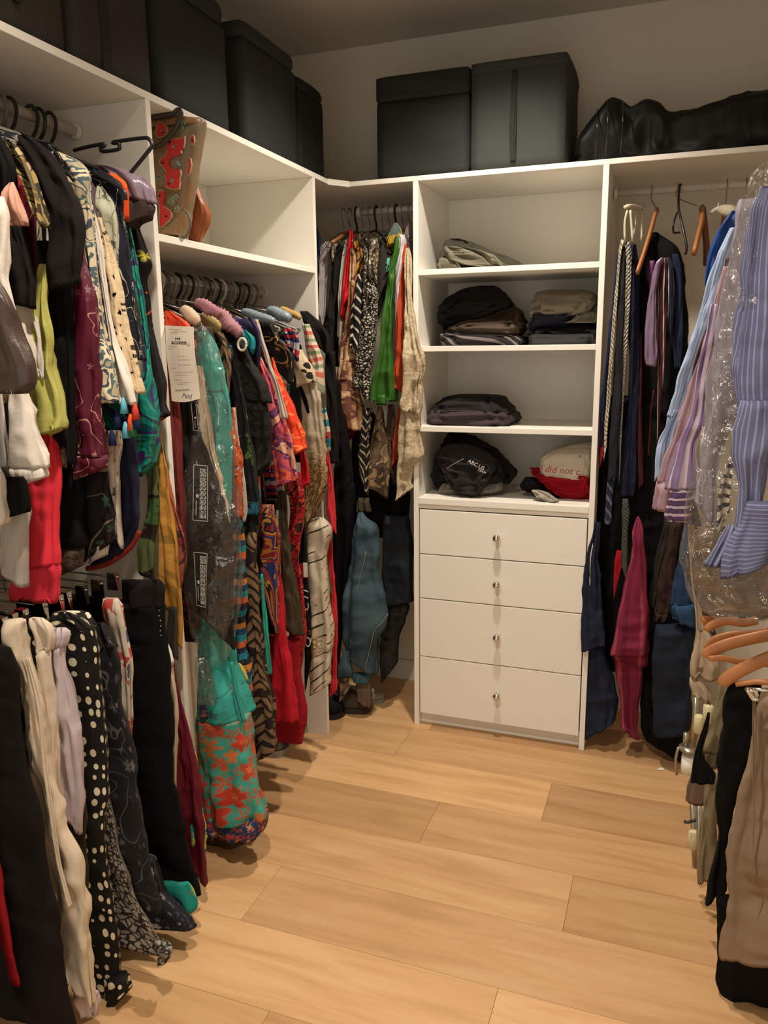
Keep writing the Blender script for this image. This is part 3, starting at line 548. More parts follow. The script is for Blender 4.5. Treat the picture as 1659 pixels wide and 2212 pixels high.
t = G('trousers', 'trousers', 'black wide-leg trousers with a row of rhinestones at the hip', -1.315, BLACK, [('waistband', 'P', [(1252, 265, 346), (1262, 266, 351), (1312, 268, 352)], {'thick': .04, 'mat': OFFB}), ('legs', 'P', [(1308, None, 352), (1400, None, 360), (1550, None, 373), (1700, None, 386), (1800, None, 406), (1900, None, 430), (1925, None, 432), (1950, None, 420), (1966, None, 398)], {'thick': .05, 'fold': .007})])
for i, (qx, qy) in enumerate(((347, 1318), (346, 1330), (349, 1340), (350, 1352), (349, 1362), (351, 1372))):
    q = px(qx-3, qy, 1, -1.342); lathe('rhinestone', q, [(.0022, 0), (.0015, -.0015)], CHROME, t, 8, 1)
G('skirt', 'skirt', 'black and white floral skirt hem spread on the floor', -1.372, C('#17171c', 'flower', ('#8d8a8c', '#77757a', '#5c5a60'), 30, thr=.36), [('side', 'P', [(1850, None, 335), (1940, None, 370), (1975, None, 402), (1995, None, 419), (2015, None, 412), (2036, None, 380), (2048, None, 352)], {'thick': .06, 'fold': .01})])
G('dress', 'dress', 'turquoise and orange dress hem peeping behind black wide-leg trousers', -1.338, C('#1f8d80', 'flower', ('#c07a3a', '#b8b04a', '#c86a3a'), 20, thr=.35), [('hem', 'P', [(1905, 336, 412), (1940, 342, 424), (1956, 346, 426), (1970, 350, 418), (1979, 356, 396)], {'thick': .02, 'fold': .006, 'crisp': False})])
G('scarf', 'scarf', 'narrow white scarf with curled edge beside the white panel', -1.262, WHITE, [('end', 'P', [(1370, 344, 352), (1420, 348, 372), (1460, 350, 366), (1490, 350, 368), (1512, 350, 362)], {'thick': .02, 'wr': .003})])
G('skirt', 'skirt', 'cream skirt seen as a narrow strip before the burgundy dress', -1.25, C('#b5a892'), [('side', 'P', [(1410, 350, 370), (1500, 356, 379), (1600, 362, 378), (1720, 366, 378), (1800, 372, 380)])])
G('dress', 'dress', 'burgundy velvet dress hanging against the white panel', -1.215, C('#5a0a1e', rough=.6), [('skirt', 'P', [(1420, 360, 374), (1480, 370, 384), (1550, 376, 401), (1650, 380, 421), (1750, 385, 433), (1820, 390, 441), (1880, 400, 438), (1906, 410, 430)], {'thick': .045, 'fold': .008})])
G('dress', 'dress', 'turquoise printed dress edge right of the burgundy velvet dress', -1.19, C('#1f9a8c', 'blotch', ('#2aa898', '#b8b04a', '#1a5a7a'), 14), [('skirt', 'P', [(1690, 408, 426), (1740, 412, 432), (1800, 416, 442), (1860, 418, 442), (1900, 418, 438), (1938, 420, 432)])])
for i, yy in enumerate((-1.785, -1.755, -1.72, -1.662, -1.635, -1.607, -1.552, -1.503, -1.478, -1.425, -1.372, -1.315)):
    clip_hanger(yy, 'clip hangers on the lower left rail', 'chrome clip hanger gripping a waistband on the lower left rail', a=.165)

# --- left bay behind the panel (rail at 1.705)
def G2(name, cat, label, y, mat, parts, torso=None, **kw): return G(name, cat, label, y, mat, parts, torso, **kw)
TZ = 1.615
ORANGE = C('#d2421c', rough=.5)
t = G2('top', 'top', 'bright orange-red top behind the paper receipt beside the panel', -1.083, ORANGE, [('shoulder', '6', [(120, 95, 150), (150, 98, 190), (190, 102, 255), (235, 106, 312), (290, 112, 330), (420, 120, 330)], {'thick': .03})], (1.6, 1.2))
# paper receipt pinned on the garment bag
PAPER = plain('receipt_paper', '#d8cdbd', .8, noise_amt=.03); INK = plain('receipt_ink', '#2a2528', .8); PEN = plain('pen_ink', '#9a9088', .8)
yr = -1.112
cor = [px(*q, 1, yr) for q in ((357, 703), (418, 706), (430, 861), (369, 866))]
rec = empty('receipt', px(393, 700, 1, yr), 'long cream dry-cleaning receipt with printed lines pinned beside the panel', 'receipt')
V = []; n_ = 10
for i in range(n_+1):
    f = i/n_; l = cor[0]*(1-f)+cor[3]*f; r = cor[1]*(1-f)+cor[2]*f
    for k in range(7):
        g = k/6; p_ = l*(1-g)+r*g; bow = -.006*math.sin(g*3.14)-.004*math.sin(f*3.14*1.6)
        if i == n_: p_ = p_-np.array([0, 0, .006*math.sin(g*3.14)])
        V.append(p_+np.array([0, bow, 0]))
    for k in range(7): V.append(V[-7]+np.array([0, .0008, 0])) if k == 0 else V.append(V[-7]+np.array([0, .0008, 0]))
w14 = 14
F = []
for i in range(n_):
    for k in range(6):
        a0 = i*w14+k; F.append([a0, a0+1, a0+w14+1, a0+w14]); F.append([a0+7, a0+w14+7, a0+w14+8, a0+8])
    F.append([i*w14, (i+1)*w14, (i+1)*w14+7, i*w14+7]); F.append([i*w14+6, i*w14+13, (i+1)*w14+13, (i+1)*w14+6])
F.append([k for k in range(7)]+[7+k for k in range(6, -1, -1)]); q = n_*w14; F.append([q+k for k in range(6, -1, -1)]+[q+7+k for k in range(7)])
mesh('paper', V, F, PAPER, rec)
def onrec(f, g, d=.0006):
    l = cor[0]*(1-f)+cor[3]*f; r = cor[1]*(1-f)+cor[2]*f; return l*(1-g)+r*g+np.array([0, -.006*math.sin(g*3.14)-.004*math.sin(f*3.14*1.6)-d, 0])
def recstrip(name, f, g0, g1, h, mat):
    m = max(2, int((g1-g0)*12)); V = []; F = []
    for i in range(m+1): g = g0+(g1-g0)*i/m; V += [onrec(f, g), onrec(f+h, g)]
    F = [[2*i, 2*i+1, 2*i+3, 2*i+2] for i in range(m)]; mesh(name, V, F, mat, rec)
recstrip('printed_box', .205, .25, .78, .034, INK)
for g in (.40, .47, .53): recstrip('printed_mark', .155, g, g+.045, .026, INK)
rx = cor[1]-cor[0]; ry = cor[0]-cor[3]
text('printed_number', '40070-40', .0135, onrec(.238, .29, .0016), rx, ry, PAPER, rec, .0002)
for f, g0, g1 in ((.045, .12, .6), (.07, .35, .8), (.09, .2, .5), (.27, .08, .45), (.30, .1, .3), (.40, .45, .7), (.45, .40, .85), (.52, .42, .85), (.56, .1, .35), (.62, .3, .9), (.66, .25, .7), (.72, .2, .5), (.76, .35, .75), (.78, .3, .6)):
    recstrip('printed_line', f, g0, g1, .0035, PEN)
for i in range(26):
    if i % 5 != 3: recstrip('bar_code', .855, .2+i*.02, .2+i*.02+.011, .022, INK)
text('handwriting', 'Paid', .017, onrec(.965, .42, .0012), rx, ry, plain('pencil', '#8a8288', .8), rec, .0002, .3)
G2('slip', 'dress', 'brick red slip dress edge beside the panel below the receipt', -1.078, C('#6e2b27'), [('side', 'P', [(780, 360, 380), (870, 368, 386), (960, 374, 393), (1060, 379, 398), (1160, 384, 402), (1240, 389, 401), (1290, 386, 398), (1320, 388, 394)], {'thick': .025})])
G2('dress', 'dress', 'black evening dress inside the clear garment bag', -1.045, C('#15130f', rough=.75), [('skirt', 'P', [(840, 384, 424), (880, 386, 432), (960, 388, 442), (1060, 390, 474), (1150, 394, 505), (1250, 397, 505), (1330, 405, 498), (1380, 428, 482), (1400, 440, 470)], {'thick': .03})], (1.58, 1.0))
G2('blouse', 'blouse', 'long cream sleeve inside the clear garment bag', -1.028, C('#b8a68f'), [('sleeve', 'P', [(790, 420, 434), (840, 426, 443), (900, 430, 453), (960, 434, 463), (1040, 446, 481), (1090, 458, 493), (1112, 464, 493), (1132, 471, 484)], {'thick': .03})])
TEALP = C('#2f8a80', 'flower', ('#a8382c', '#c0763c', '#345a58'), 11, thr=.24)
t = G2('dress', 'dress', 'turquoise tiered dress with orange flowers and dark braided bands in a garment bag', -.995, TEALP,
  [('sleeve', 'P', [(715, 426, 446), (740, 428, 458), (790, 430, 474), (850, 438, 488), (920, 448, 496), (1000, 463, 501), (1080, 478, 511), (1160, 488, 512), (1300, 495, 512)], {'thick': .04}),
   ('upper_skirt', 'P', [(1330, 440, 495), (1400, 434, 500), (1450, 432, 508), (1500, 430, 522), (1545, 430, 535)], {'thick': .10, 'fold': .012, 'fk': 8}),
   ('upper_band', 'P', [(1513, 434, 492), (1528, 436, 494), (1545, 440, 495)], {'dy': -.03, 'thick': .06, 'mat': C('#1c2c4a', 'flower', ('#b4603c', '#a83c34', '#c08048'), 55, thr=.5), 'fold': .006, 'wr': .002, 'lab': 'navy band of small orange flowers'}),
   ('lower_skirt', 'P', [(1540, 436, 540), (1600, 436, 548), (1660, 438, 558), (1720, 440, 570), (1762, 442, 578)], {'thick': .12, 'fold': .014, 'fk': 9, 'mat': C('#3f9484', 'flower', ('#b43a28', '#c06a34', '#a84a34', '#b8502e'), 16, thr=.6)}),
   ('hem_band', 'P', [(1755, 443, 577), (1770, 446, 581), (1784, 450, 579), (1796, 462, 572)], {'thick': .12, 'fold': .012, 'fk': 9, 'mat': C('#1c3458', 'flower', ('#b4603c', '#a83c34', '#c08048'), 50, thr=.5), 'lab': 'navy band of small orange flowers'}),
   ('petticoat', 'P', [(1700, 445, 555), (1780, 446, 560), (1812, 450, 548), (1826, 462, 535)], {'dy': .035, 'thick': .05, 'mat': C('#3a2a20', 'flower', ('#8d4434', '#44705c', '#7d5038'), 28, thr=.35), 'fold': .01}),
   ('tie_cord', 'P', [(1430, 496, 503), (1500, 505, 515), (1560, 520, 530)], {'dy': -.05, 'thick': .01})], (1.59, .9))
def film(name='clear_film', tint='#e6e2da', rough=.13, op=.13):
    if name in MATS: return MATS[name]
    k = NT(name); k.n.remove(k.b); out = k.n['Material Output']
    tr = k.new('ShaderNodeBsdfTransparent'); tr.inputs[0].default_value = (.94, .93, .91, 1); gl = k.new('ShaderNodeBsdfGlossy'); gl.inputs['Roughness'].default_value = rough
    df = k.new('ShaderNodeBsdfDiffuse'); df.inputs[0].default_value = lin(tint); mx = k.new('ShaderNodeMixShader'); m2 = k.new('ShaderNodeMixShader')
    lw = k.new('ShaderNodeLayerWeight'); lw.inputs[0].default_value = .25
    u = k.uv(); nz = k.math('ADD', k.noise(u, 24, 4, .6, 1.5), k.math('MULTIPLY', k.voro(k.warp(u, .02, 30), 38), .8)); bp_ = k.new('ShaderNodeBump'); bp_.inputs['Strength'].default_value = 1.0; bp_.inputs['Distance'].default_value = .012; k.put(bp_.inputs['Height'], nz); k.put(gl.inputs['Normal'], bp_.outputs[0]); k.put(lw.inputs['Normal'], bp_.outputs[0])
    m2.inputs[0].default_value = .12; k.put(m2.inputs[1], gl.outputs[0]); k.put(m2.inputs[2], df.outputs[0])
    k.put(mx.inputs[0], k.math('ADD', k.math('MULTIPLY', lw.outputs['Facing'], .34), op*.5)); k.put(mx.inputs[1], tr.outputs[0]); k.put(mx.inputs[2], m2.outputs[0])
    k.put(out.inputs[0], mx.outputs[0]); MATS[name] = k.m; return k.m
FILM = film()
gb = G2('garment_bag', 'garment bag', 'clear plastic garment bag with printed warning panels over dresses beside the panel', -1.03, FILM,
  [('film', 'P', [(705, 420, 452), (760, 424, 464), (820, 428, 478), (880, 428, 492), (960, 418, 503), (1060, 394, 511), (1160, 396, 515), (1290, 405, 512), (1360, 420, 500), (1420, 440, 486), (1452, 436, 462)], {'thick': .125, 'fold': .007, 'wr': .003, 'n': 44, 'crisp': False}), ('tail', 'P', [(1420, 420, 450), (1470, 428, 462), (1520, 430, 468)], {'dy': -.03, 'thick': .03, 'fold': .006})])
PRN = plain('white_print', '#b9b6b0', .7)
def warn(c4, yq, lines):
    P4 = [px(*q, 1, yq) for q in c4]
    at = lambda f, g: (P4[0]*(1-g)+P4[1]*g)*(1-f)+(P4[3]*(1-g)+P4[2]*g)*f
    V = []; F = []
    def quad(f0, f1, g0, g1):
        b0 = len(V); V.extend([at(f0, g0), at(f0, g1), at(f1, g1), at(f1, g0)]); F.append([b0, b0+3, b0+2, b0+1])
    quad(0, 1, 0, .04); quad(0, 1, .96, 1); quad(0, .012, 0, 1); quad(.988, 1, 0, 1)
    for i in range(lines):
        g = .46+i*.46/lines; f = .06
        while f < .93:
            l = .03+.03*((i*7+int(f*40)) % 3); quad(f, min(f+l, .95), g, g+.055); f += l+.02
    quad(.52, .58, .2, .38); quad(.64, .9, .2, .24)
    mesh('printed_warning', V, F, PRN, gb)
warn(((418, 1003), (449, 1006), (449, 1127), (416, 1124)), -1.106, 5); warn(((418, 1192), (448, 1195), (444, 1313), (425, 1308)), -1.102, 5)
warn(((412, 868), (434, 868), (440, 932), (418, 930)), -1.108, 3)
ETH = C('#a8481f', 'flower', ('#16100e', '#a8a294', '#b4501f'), 60, thr=.42)
G2('kaftan', 'kaftan', 'kaftan with orange and black honeycomb border and white sleeve edge', -.93, ETH, [('border', 'P', [(880, 488, 500), (940, 495, 508), (990, 492, 520), (1040, 490, 522), (1090, 496, 528), (1122, 506, 528)]), ('white_edge', 'P', [(880, 500, 508), (940, 506, 514), (1000, 514, 524), (1060, 522, 532), (1105, 524, 534), (1128, 522, 530)], {'dy': .012, 'mat': C('#b9aa98', 'dots', ('#6a5a60',), 70, thr=.2)})], (1.59, .9))
G2('skirt', 'skirt', 'long banded skirt of teal, orange and purple with yellow tassel', -.915, C('#1c7d84', 'bands', ('#b4582c', '#2c1a3c', '#1c6a78', '#14181c', '#b0702c', '#1a3c5a'), 7.5), [('side', 'P', [(1120, 500, 520), (1180, 502, 526), (1260, 506, 529), (1300, 504, 531), (1350, 504, 531), (1400, 502, 530), (1450, 504, 542), (1500, 512, 546), (1560, 522, 548), (1640, 528, 546)], {'thick': .05}), ('tassel', 'P', [(1432, 506, 518), (1450, 502, 530), (1470, 505, 538)], {'dy': -.03, 'mat': C('#a89a4a'), 'thick': .03})])
LEAF = C('#6e573d', 'leaf', ('#1e1611',), 30)
G2('dress', 'dress', 'long brown dress printed with black leaf fronds near the turquoise skirt', -.89, LEAF, [('sleeve', 'P', [(705, 444, 464), (740, 462, 488), (800, 477, 497), (860, 488, 506), (920, 498, 517), (978, 508, 522)]), ('skirt', 'P', [(1150, 524, 548), (1180, 520, 556), (1240, 520, 560), (1320, 530, 562), (1400, 536, 571), (1480, 542, 585), (1560, 540, 595), (1610, 545, 598), (1650, 556, 585)], {'thick': .07, 'fold': .009, 'dy': .03})], (1.58, .9))
G2('dress', 'dress', 'black dress printed with blue, green and orange blooms', -.85, C('#100f12', 'flower', ('#1f5c74', '#3c5a20', '#27707c', '#4a6a2a'), 11, thr=.3), [('sleeve', 'P', [(745, 488, 502), (800, 500, 514), (850, 510, 525), (950, 516, 541), (1030, 522, 556), (1085, 530, 566), (1110, 534, 562)], {'thick': .035}), ('cuff', 'P', [(1100, 534, 560), (1130, 526, 558), (1165, 532, 555)], {'dy': .01})], (1.58, .9))
G2('blouse', 'blouse', 'black lace blouse with wide bell sleeves in the middle of the lower left rail', -.80, C('#17140f', 'snake', ('#0c0b0a', '#221e18'), 30, rough=.8, thr=.4), [('sleeve', 'P', [(703, 478, 505), (730, 490, 522), (780, 500, 546), (830, 512, 576), (858, 528, 585), (872, 540, 580)], {'thick': .05}), ('frill', 'P', [(850, 528, 570), (900, 536, 583), (940, 538, 583), (985, 540, 589), (1025, 548, 580), (1044, 556, 570)], {'thick': .05, 'fold': .008, 'dy': .006})], (1.58, .95), thick=.045)
G2('top', 'top', 'teal cap-sleeved top with white rings behind the black lace blouse', -.765, C('#11757a', rough=.6), [('sleeve', 'P', [(712, 518, 530), (732, 528, 548), (752, 540, 553), (764, 546, 552)])], (1.58, 1.1))
G2('dress', 'dress', 'dark navy dress with purple watercolour sleeve', -.735, C('#171523', 'blotch', ('#2a2442', '#51467a', '#18161f'), 10), [('sleeve', 'P', [(688, 505, 540), (710, 520, 556), (745, 538, 565), (800, 555, 574), (860, 566, 584)])], (1.58, .8))
G2('jacket', 'jacket', 'white and blush edged jacket front next to the navy purple dress', -.70, C('#b5a596'), [('front', 'P', [(690, 548, 560), (730, 560, 570), (790, 578, 590), (850, 596, 608), (905, 608, 620)], {'thick': .02})], (1.58, 1.0))
G2('dress', 'dress', 'pink, red and plum painterly dress with flared sleeve', -.67, C('#a02c38', 'blotch', ('#c4583c', '#8d3a60', '#b4484c', '#5a2a50', '#c08a70'), 10), [('sleeve', 'P', [(765, 548, 562), (820, 560, 586), (880, 574, 605), (940, 584, 622), (990, 594, 637), (1030, 602, 648), (1052, 612, 632)], {'thick': .05})], (1.58, .8))
G2('dress', 'dress', 'orange-red dress patterned with pale orange wavy lines', -.605, C('#c8361a', 'swirl', ('#c8361a', '#c8361a', '#cf6a34'), 9), [('sleeve', 'P', [(772, 584, 590), (810, 586, 602), (860, 594, 622), (920, 606, 646), (965, 618, 662), (978, 628, 662), (992, 636, 642)], {'thick': .035})], (1.58, .9))
G2('top', 'top', 'black top with golden flower print and knotted sleeve', -.575, C('#14110f', 'flower', ('#8d6a34', '#5a4428', '#a08048'), 20, thr=.25), [('sleeve', 'P', [(695, 556, 590), (730, 568, 606), (770, 585, 632), (800, 598, 632), (835, 610, 632)])], (1.58, 1.0))
G2('top', 'top', 'red, navy and white plaid short-sleeved top', -.50, C('#8d1c24', 'bands', ('#1a1c40', '#a8242c', '#1c2050', '#9a9296'), 16), [('sleeve', 'P', [(708, 608, 628), (730, 618, 645), (755, 628, 648), (784, 636, 646)], {'thick': .04})], (1.58, 1.0))
G2('top', 'top', 'cream leopard spot top with black ribbon tie', -.445, C('#b5a284', 'leopard', ('#b5a284', '#17120f'), 34, thr=.74), [('sleeve', 'P', [(755, 638, 655), (790, 636, 673), (822, 644, 682), (838, 654, 664)], {'thick': .045}), ('ribbon', 'P', [(835, 645, 652), (865, 655, 664), (892, 664, 669)], {'mat': BLACK, 'thick': .006})], (1.58, 1.0))
G2('t_shirt', 't-shirt', 'pink and cream striped t-shirt with short sleeve', -.39, C('#bdab98', 'stripe', ('#b5624c', '#bdab98', '#7d8a6a'), 22, rot=1.57), [('sleeve', 'P', [(700, 652, 668), (745, 660, 684), (800, 676, 697), (838, 686, 704), (850, 690, 704)], {'thick': .045})], (1.58, 1.0))
BEI = '#a39680'
G2('blouse', 'blouse', 'beige silk blouse fading into leopard print at its pointed hem', -.42, C(BEI, 'ombre', ('#5f4526', '#9c8058'), 130, rough=.5), [('front', 'P', [(800, 640, 684), (850, 648, 692), (900, 650, 698), (960, 655, 703), (1030, 661, 704), (1080, 661, 696), (1120, 663, 686), (1148, 666, 678)], {'thick': .045})], (1.58, .95))
G2('dress', 'dress', 'cream silk dress with black tiger stripes near the end panel', -.40, C('#b8ab96', 'tiger', ('#1c1815', '#8a6a44'), 26, thr=.14, rough=.5), [('skirt', 'P', [(1118, 664, 700), (1135, 664, 712), (1165, 662, 712), (1190, 662, 706), (1280, 668, 712), (1400, 668, 716), (1470, 670, 714), (1490, 676, 710), (1502, 682, 698)], {'thick': .07, 'fold': .007})], None)
G2('cardigan', 'cardigan', 'teal and red striped fine knit cuff beside the coral dress', -.365, C('#1c6a74', 'bands', ('#b4a48c', '#8d2c2c', '#1c6070', '#a89a84'), 9), [('cuff', 'P', [(880, 694, 702), (920, 698, 709), (955, 702, 713), (976, 704, 711)])], (1.58, 1.1))
G2('dress', 'dress', 'long coral red dress hanging last before the end panel', -.335, C('#b8282f'), [('side', 'P', [(930, 698, 704), (980, 702, 710), (1040, 704, 720), (1100, 707, 728), (1140, 711, 728), (1156, 716, 723)]), ('skirt', 'P', [(1140, 704, 716), (1250, 710, 722), (1350, 713, 727), (1450, 714, 728), (1490, 714, 726), (1506, 717, 722)], {'dy': .012})], None)
G2('cardigan', 'cardigan', 'black cardigan with wide three-quarter sleeves against the end panel', -.275, OFFB, [('sleeve', 'P', [(672, 648, 664), (700, 660, 692), (730, 676, 712), (748, 690, 719), (770, 700, 716)], {'thick': .04}), ('side', 'P', [(760, 702, 722), (850, 704, 726), (1000, 712, 732)], {'dy': .03, 'thick': .02})], (1.58, 1.1))
RED = C('#a80f20')
G2('dress', 'dress', 'bright red straight dress with a frayed hem above the floor', -.70, RED, [('skirt', 'P', [(1150, 598, 604), (1225, 596, 606), (1300, 592, 613), (1400, 588, 619), (1480, 588, 629), (1535, 590, 634), (1556, 592, 634)], {'thick': .06, 'fold': .007})])
G2('skirt', 'skirt', 'long red skirt reaching the floor behind the frayed red dress', -.60, C('#8d0c1c'), [('side', 'P', [(1380, None, 655), (1440, None, 650), (1500, None, 652), (1560, None, 656), (1604, None, 657)], {'thick': .05})], xback=-.2)
G2('coat', 'coat', 'olive-brown knit coat panel between red dress and red brocade', -.615, C('#3a3020'), [('front', 'P', [(1060, 600, 616), (1110, 602, 622), (1200, 606, 631), (1300, 612, 642), (1350, 615, 650), (1372, 622, 645)], {'thick': .04})], (1.58, .5))
G2('scarf', 'scarf', 'red brocade scarf with sequins hanging beside the lettered black dress', -.545, C('#7d1018', 'blotch', ('#a81c24', '#5a0a10', '#b4382c', '#2a0a0c'), 26, rough=.45), [('front', 'P', [(1020, 618, 648), (1060, 620, 660), (1105, 622, 662), (1150, 620, 655), (1200, 622, 645), (1260, 626, 651), (1320, 633, 656), (1380, 628, 657), (1440, 622, 650), (1485, 628, 640)], {'thick': .035, 'wr': .002})])
G2('top', 'top', 'bright crimson top peeping beside red brocade and leopard sleeve', -.53, C('#b80f24'), [('hem', 'P', [(960, 645, 655), (1010, 650, 664), (1040, 652, 667), (1058, 655, 662)])])
t = G2('dress', 'dress', 'black jersey dress with white lettering down its front', -.495, BLACK, [('front', 'P', [(1080, 640, 656), (1160, 642, 662), (1220, 646, 662), (1280, 650, 667), (1340, 655, 672), (1400, 658, 674), (1445, 656, 668), (1500, 655, 665)], {'thick': .02})], (1.58, .5))
q0 = px(655, 1400, 1, -.509); q1 = px(650, 1240, 1, -.509); q2 = px(668, 1400, 1, -.509)
WHP = plain('lettering_white', '#cfc9c0', .7)
text('lettering', 'Q', .030, px(671, 1400, 1, -.511), q1-q0, q0-q2, WHP, t, .0005, 0, 1.7)
text('lettering', 'ee', .016, px(671, 1372, 1, -.511), q1-q0, q0-q2, C('#a8303a'), t, .0005, 0, 1.3)
text('lettering', 'C l l', .030, px(667, 1322, 1, -.511), q1-q0, q0-q2, WHP, t, .0005, .2, 1.5)
box('white_label', px(656, 1246, 1, -.5105)-(0, .0005, 0), px(664, 1216, 1, -.5105)+(0, .0006, 0), WHP, t, 0)
box('red_label', px(649, 1248, 1, -.5098)-(0, .0005, 0), px(661, 1218, 1, -.5098)+(0, .0008, 0), C('#8d1420'), t, 0)
G2('dress', 'dress', 'multicoloured folk print dress of red, blue and gold behind the brown leaf dress', -.72, C('#7d2a20', 'swirl', ('#1c2c5a', '#9a5a24', '#6a1c20', '#1a1a2c', '#a87834'), 8), [('front', 'P', [(1090, 560, 588), (1140, 563, 600), (1200, 566, 603), (1260, 570, 601), (1320, 575, 600), (1360, 580, 592), (1372, 582, 588)], {'thick': .05})], (1.58, .6))
G2('scarf', 'scarf', 'narrow aqua ribbon scarf hanging between brown leaf and red dresses', -.76, C('#2f9a86'), [('end', 'P', [(1240, 562, 568), (1340, 568, 576), (1400, 573, 583), (1456, 578, 588)], {'thick': .01})])
G2('scarf', 'scarf', 'green woven scarf end on the coral dress', -.36, C('#2c6a4a'), [('end', 'P', [(1180, 700, 706), (1230, 704, 711), (1282, 708, 716)], {'thick': .012})])
# padded hangers lying over the shoulders
def padded(label, mat, pts, y, rad, bump=.2):
    e = empty('padded_hanger', px(*pts[len(pts)//2], 1, y), label, 'hanger')
    P = [px(*q, 1, y) for q in pts]; m = len(P)
    tube('padding', P, [rad*.75]+[rad]*(m-2)+[rad*.6], mat, e, 14, 7, bump=bump)
    c = P[0]; tube('hook', [c, np.array([XRAIL+.01, y, 1.66]), np.array([XRAIL+.02, y, 1.69]), np.array([XRAIL+.015, y, 1.717]), np.array([XRAIL, y, 1.7245]), np.array([XRAIL-.015, y, 1.712])], .0017, WIRE, e, 6, 3)
padded('padded hanger in dusty pink ruffles nearest the clear garment bag', C('#9a6a72', bs=.9), ((425, 655), (445, 662), (462, 672), (474, 682)), -.98, .016, .35)
padded('padded hanger in dusty pink ruffles beside the black lace blouse', C('#a0727a', bs=.9), ((468, 676), (485, 690), (500, 706), (517, 724)), -.82, .021, .4)
padded('cream padded hanger end with red rose print', C('#c0a890', 'flower', ('#a8384a',), 40, thr=.25), ((395, 668), (408, 678), (420, 690), (428, 700)), -1.01, .017, .1)
padded('straw-coloured padded hanger tip above the brown leaf dress', C('#a08a5c', rough=.9), ((436, 684), (448, 692), (462, 702), (472, 712)), -.93, .018, .15)
padded('silver-blue satin padded hanger with rounded shiny end', C('#7d8a94', rough=.3, spec=.7), ((525, 674), (545, 680), (570, 688), (592, 694)), -.60, .015, .2)
padded('grey-blue quilted padded hanger behind the silver satin one', C('#788690', rough=.45, spec=.6), ((580, 672), (597, 676), (615, 684), (626, 692)), -.50, .018, .3)
padded('straw padded hanger nearest the end panel', C('#a88a50', rough=.8), ((606, 668), (620, 674), (636, 680), (648, 688)), -.42, .012, .3)
t = empty('hanger_ring', px(522, 745, 1, -.81), 'pair of white plastic rings on the black lace blouse', 'ring')
for dy_ in (0, .008):
    tube('ring', [px(523+9*math.cos(a), 744+13*math.sin(a), 1, -.826-dy_) for a in np.linspace(0, 6.283, 14)], .0035, WHTP, t, 8, 2)
for i in range(26):
    yy = -1.06+i*.031
    kind = ('grey', 'black', 'pale', 'grey', 'plum', 'pale', 'black', 'white', 'grey', 'pale', 'black')[i % 11]
    hanger(1, yy, kind, 'hangers on the short left rail under the open shelf', 'slim plastic hanger crowded on the rail under the open shelf', 1.705, XRAIL, .18, .06)

# --- bay in the corner beside the drawer cabinet (garments face the room)
def G3(name, cat, label, y, mat, parts, thick=.06, xc=None, zt=1.9, zh=1.0, **kw):
    r = G(name, cat, label, y, mat, parts, None, thick, **kw)
    return r
def behind(root, xc, zt, zh, mat, y0=.03, y1=.40):
    """the rest of the garment, edge-on behind its front"""
    yc = .215; prof = [(zt, .04), (zt-.02, .09), (zt-.06, .16), (zt-.12, .165), (zh, .17)]
    loft('body', [(xc, yc-a, z) for z, a in prof], [(xc, yc+a, z) for z, a in prof], mat, root, N=(1, 0, 0), thick=.018, n=20, dv=.04, fold=.003)
def GB(name, cat, label, mat, parts, y=.035, xc=None, zt=1.945, zh=1.2, thick=.06, **kw):
    r = G3(name, cat, label, y, mat, parts, thick, **kw)
    if xc is not None:
        if r.type == 'MESH': pass
        q = r
        if q.type == 'EMPTY': behind(q, xc, zt, zh, mat)
    return r
def two(parts): return parts
GB('shirt', 'shirt', 'dark blue shirt at the far left of the corner bay', C('#2c3a5c'), [('front', '8', [(400, 120, 150), (520, 125, 185), (700, 130, 190), (900, 130, 175), (1200, 130, 160)])], y=.10)
GB('shirt', 'shirt', 'lilac-white shirt in the corner bay next to a black jacket', C('#a8a0a2'), [('sleeve', '8', [(560, 270, 305), (600, 210, 304), (700, 185, 285), (850, 165, 275), (1000, 155, 266), (1300, 150, 250), (1550, 168, 235), (1640, 190, 225)])], y=.085)
GB('jacket', 'jacket', 'black tailored jacket with cream shoulder edge in the corner bay', C('#191817'), [('sleeve', '8', [(600, 345, 415), (650, 322, 428), (750, 305, 428), (900, 298, 420), (1200, 272, 402), (1500, 240, 375), (1800, 225, 350), (2000, 250, 330)]), ('shoulder_edge', '8', [(590, 345, 400), (620, 322, 370), (700, 300, 330), (820, 285, 305)], {'dy': -.02, 'thick': .02, 'mat': C('#a89f8c')}), ('tail', '8', [(1700, 340, 420), (1950, 330, 415), (2060, 325, 410)], {'dy': .03})], y=.075)
GB('shirt', 'shirt', 'plain white shirt left of the scarlet blouse in the corner bay', C('#b5b0a0'), [('front', '8', [(560, 478, 505), (620, 460, 512), (760, 435, 505), (1000, 412, 470), (1300, 410, 455), (1700, 420, 452), (1900, 412, 435), (2010, 410, 425)])], y=.065)
GB('blouse', 'blouse', 'scarlet blouse standing out in the corner bay', C('#b80a1c', rough=.5), [('front', '8', [(420, 530, 560), (500, 520, 580), (600, 505, 580), (760, 482, 545), (900, 465, 532), (1200, 450, 522), (1400, 454, 495), (1480, 458, 480)])], y=.055)
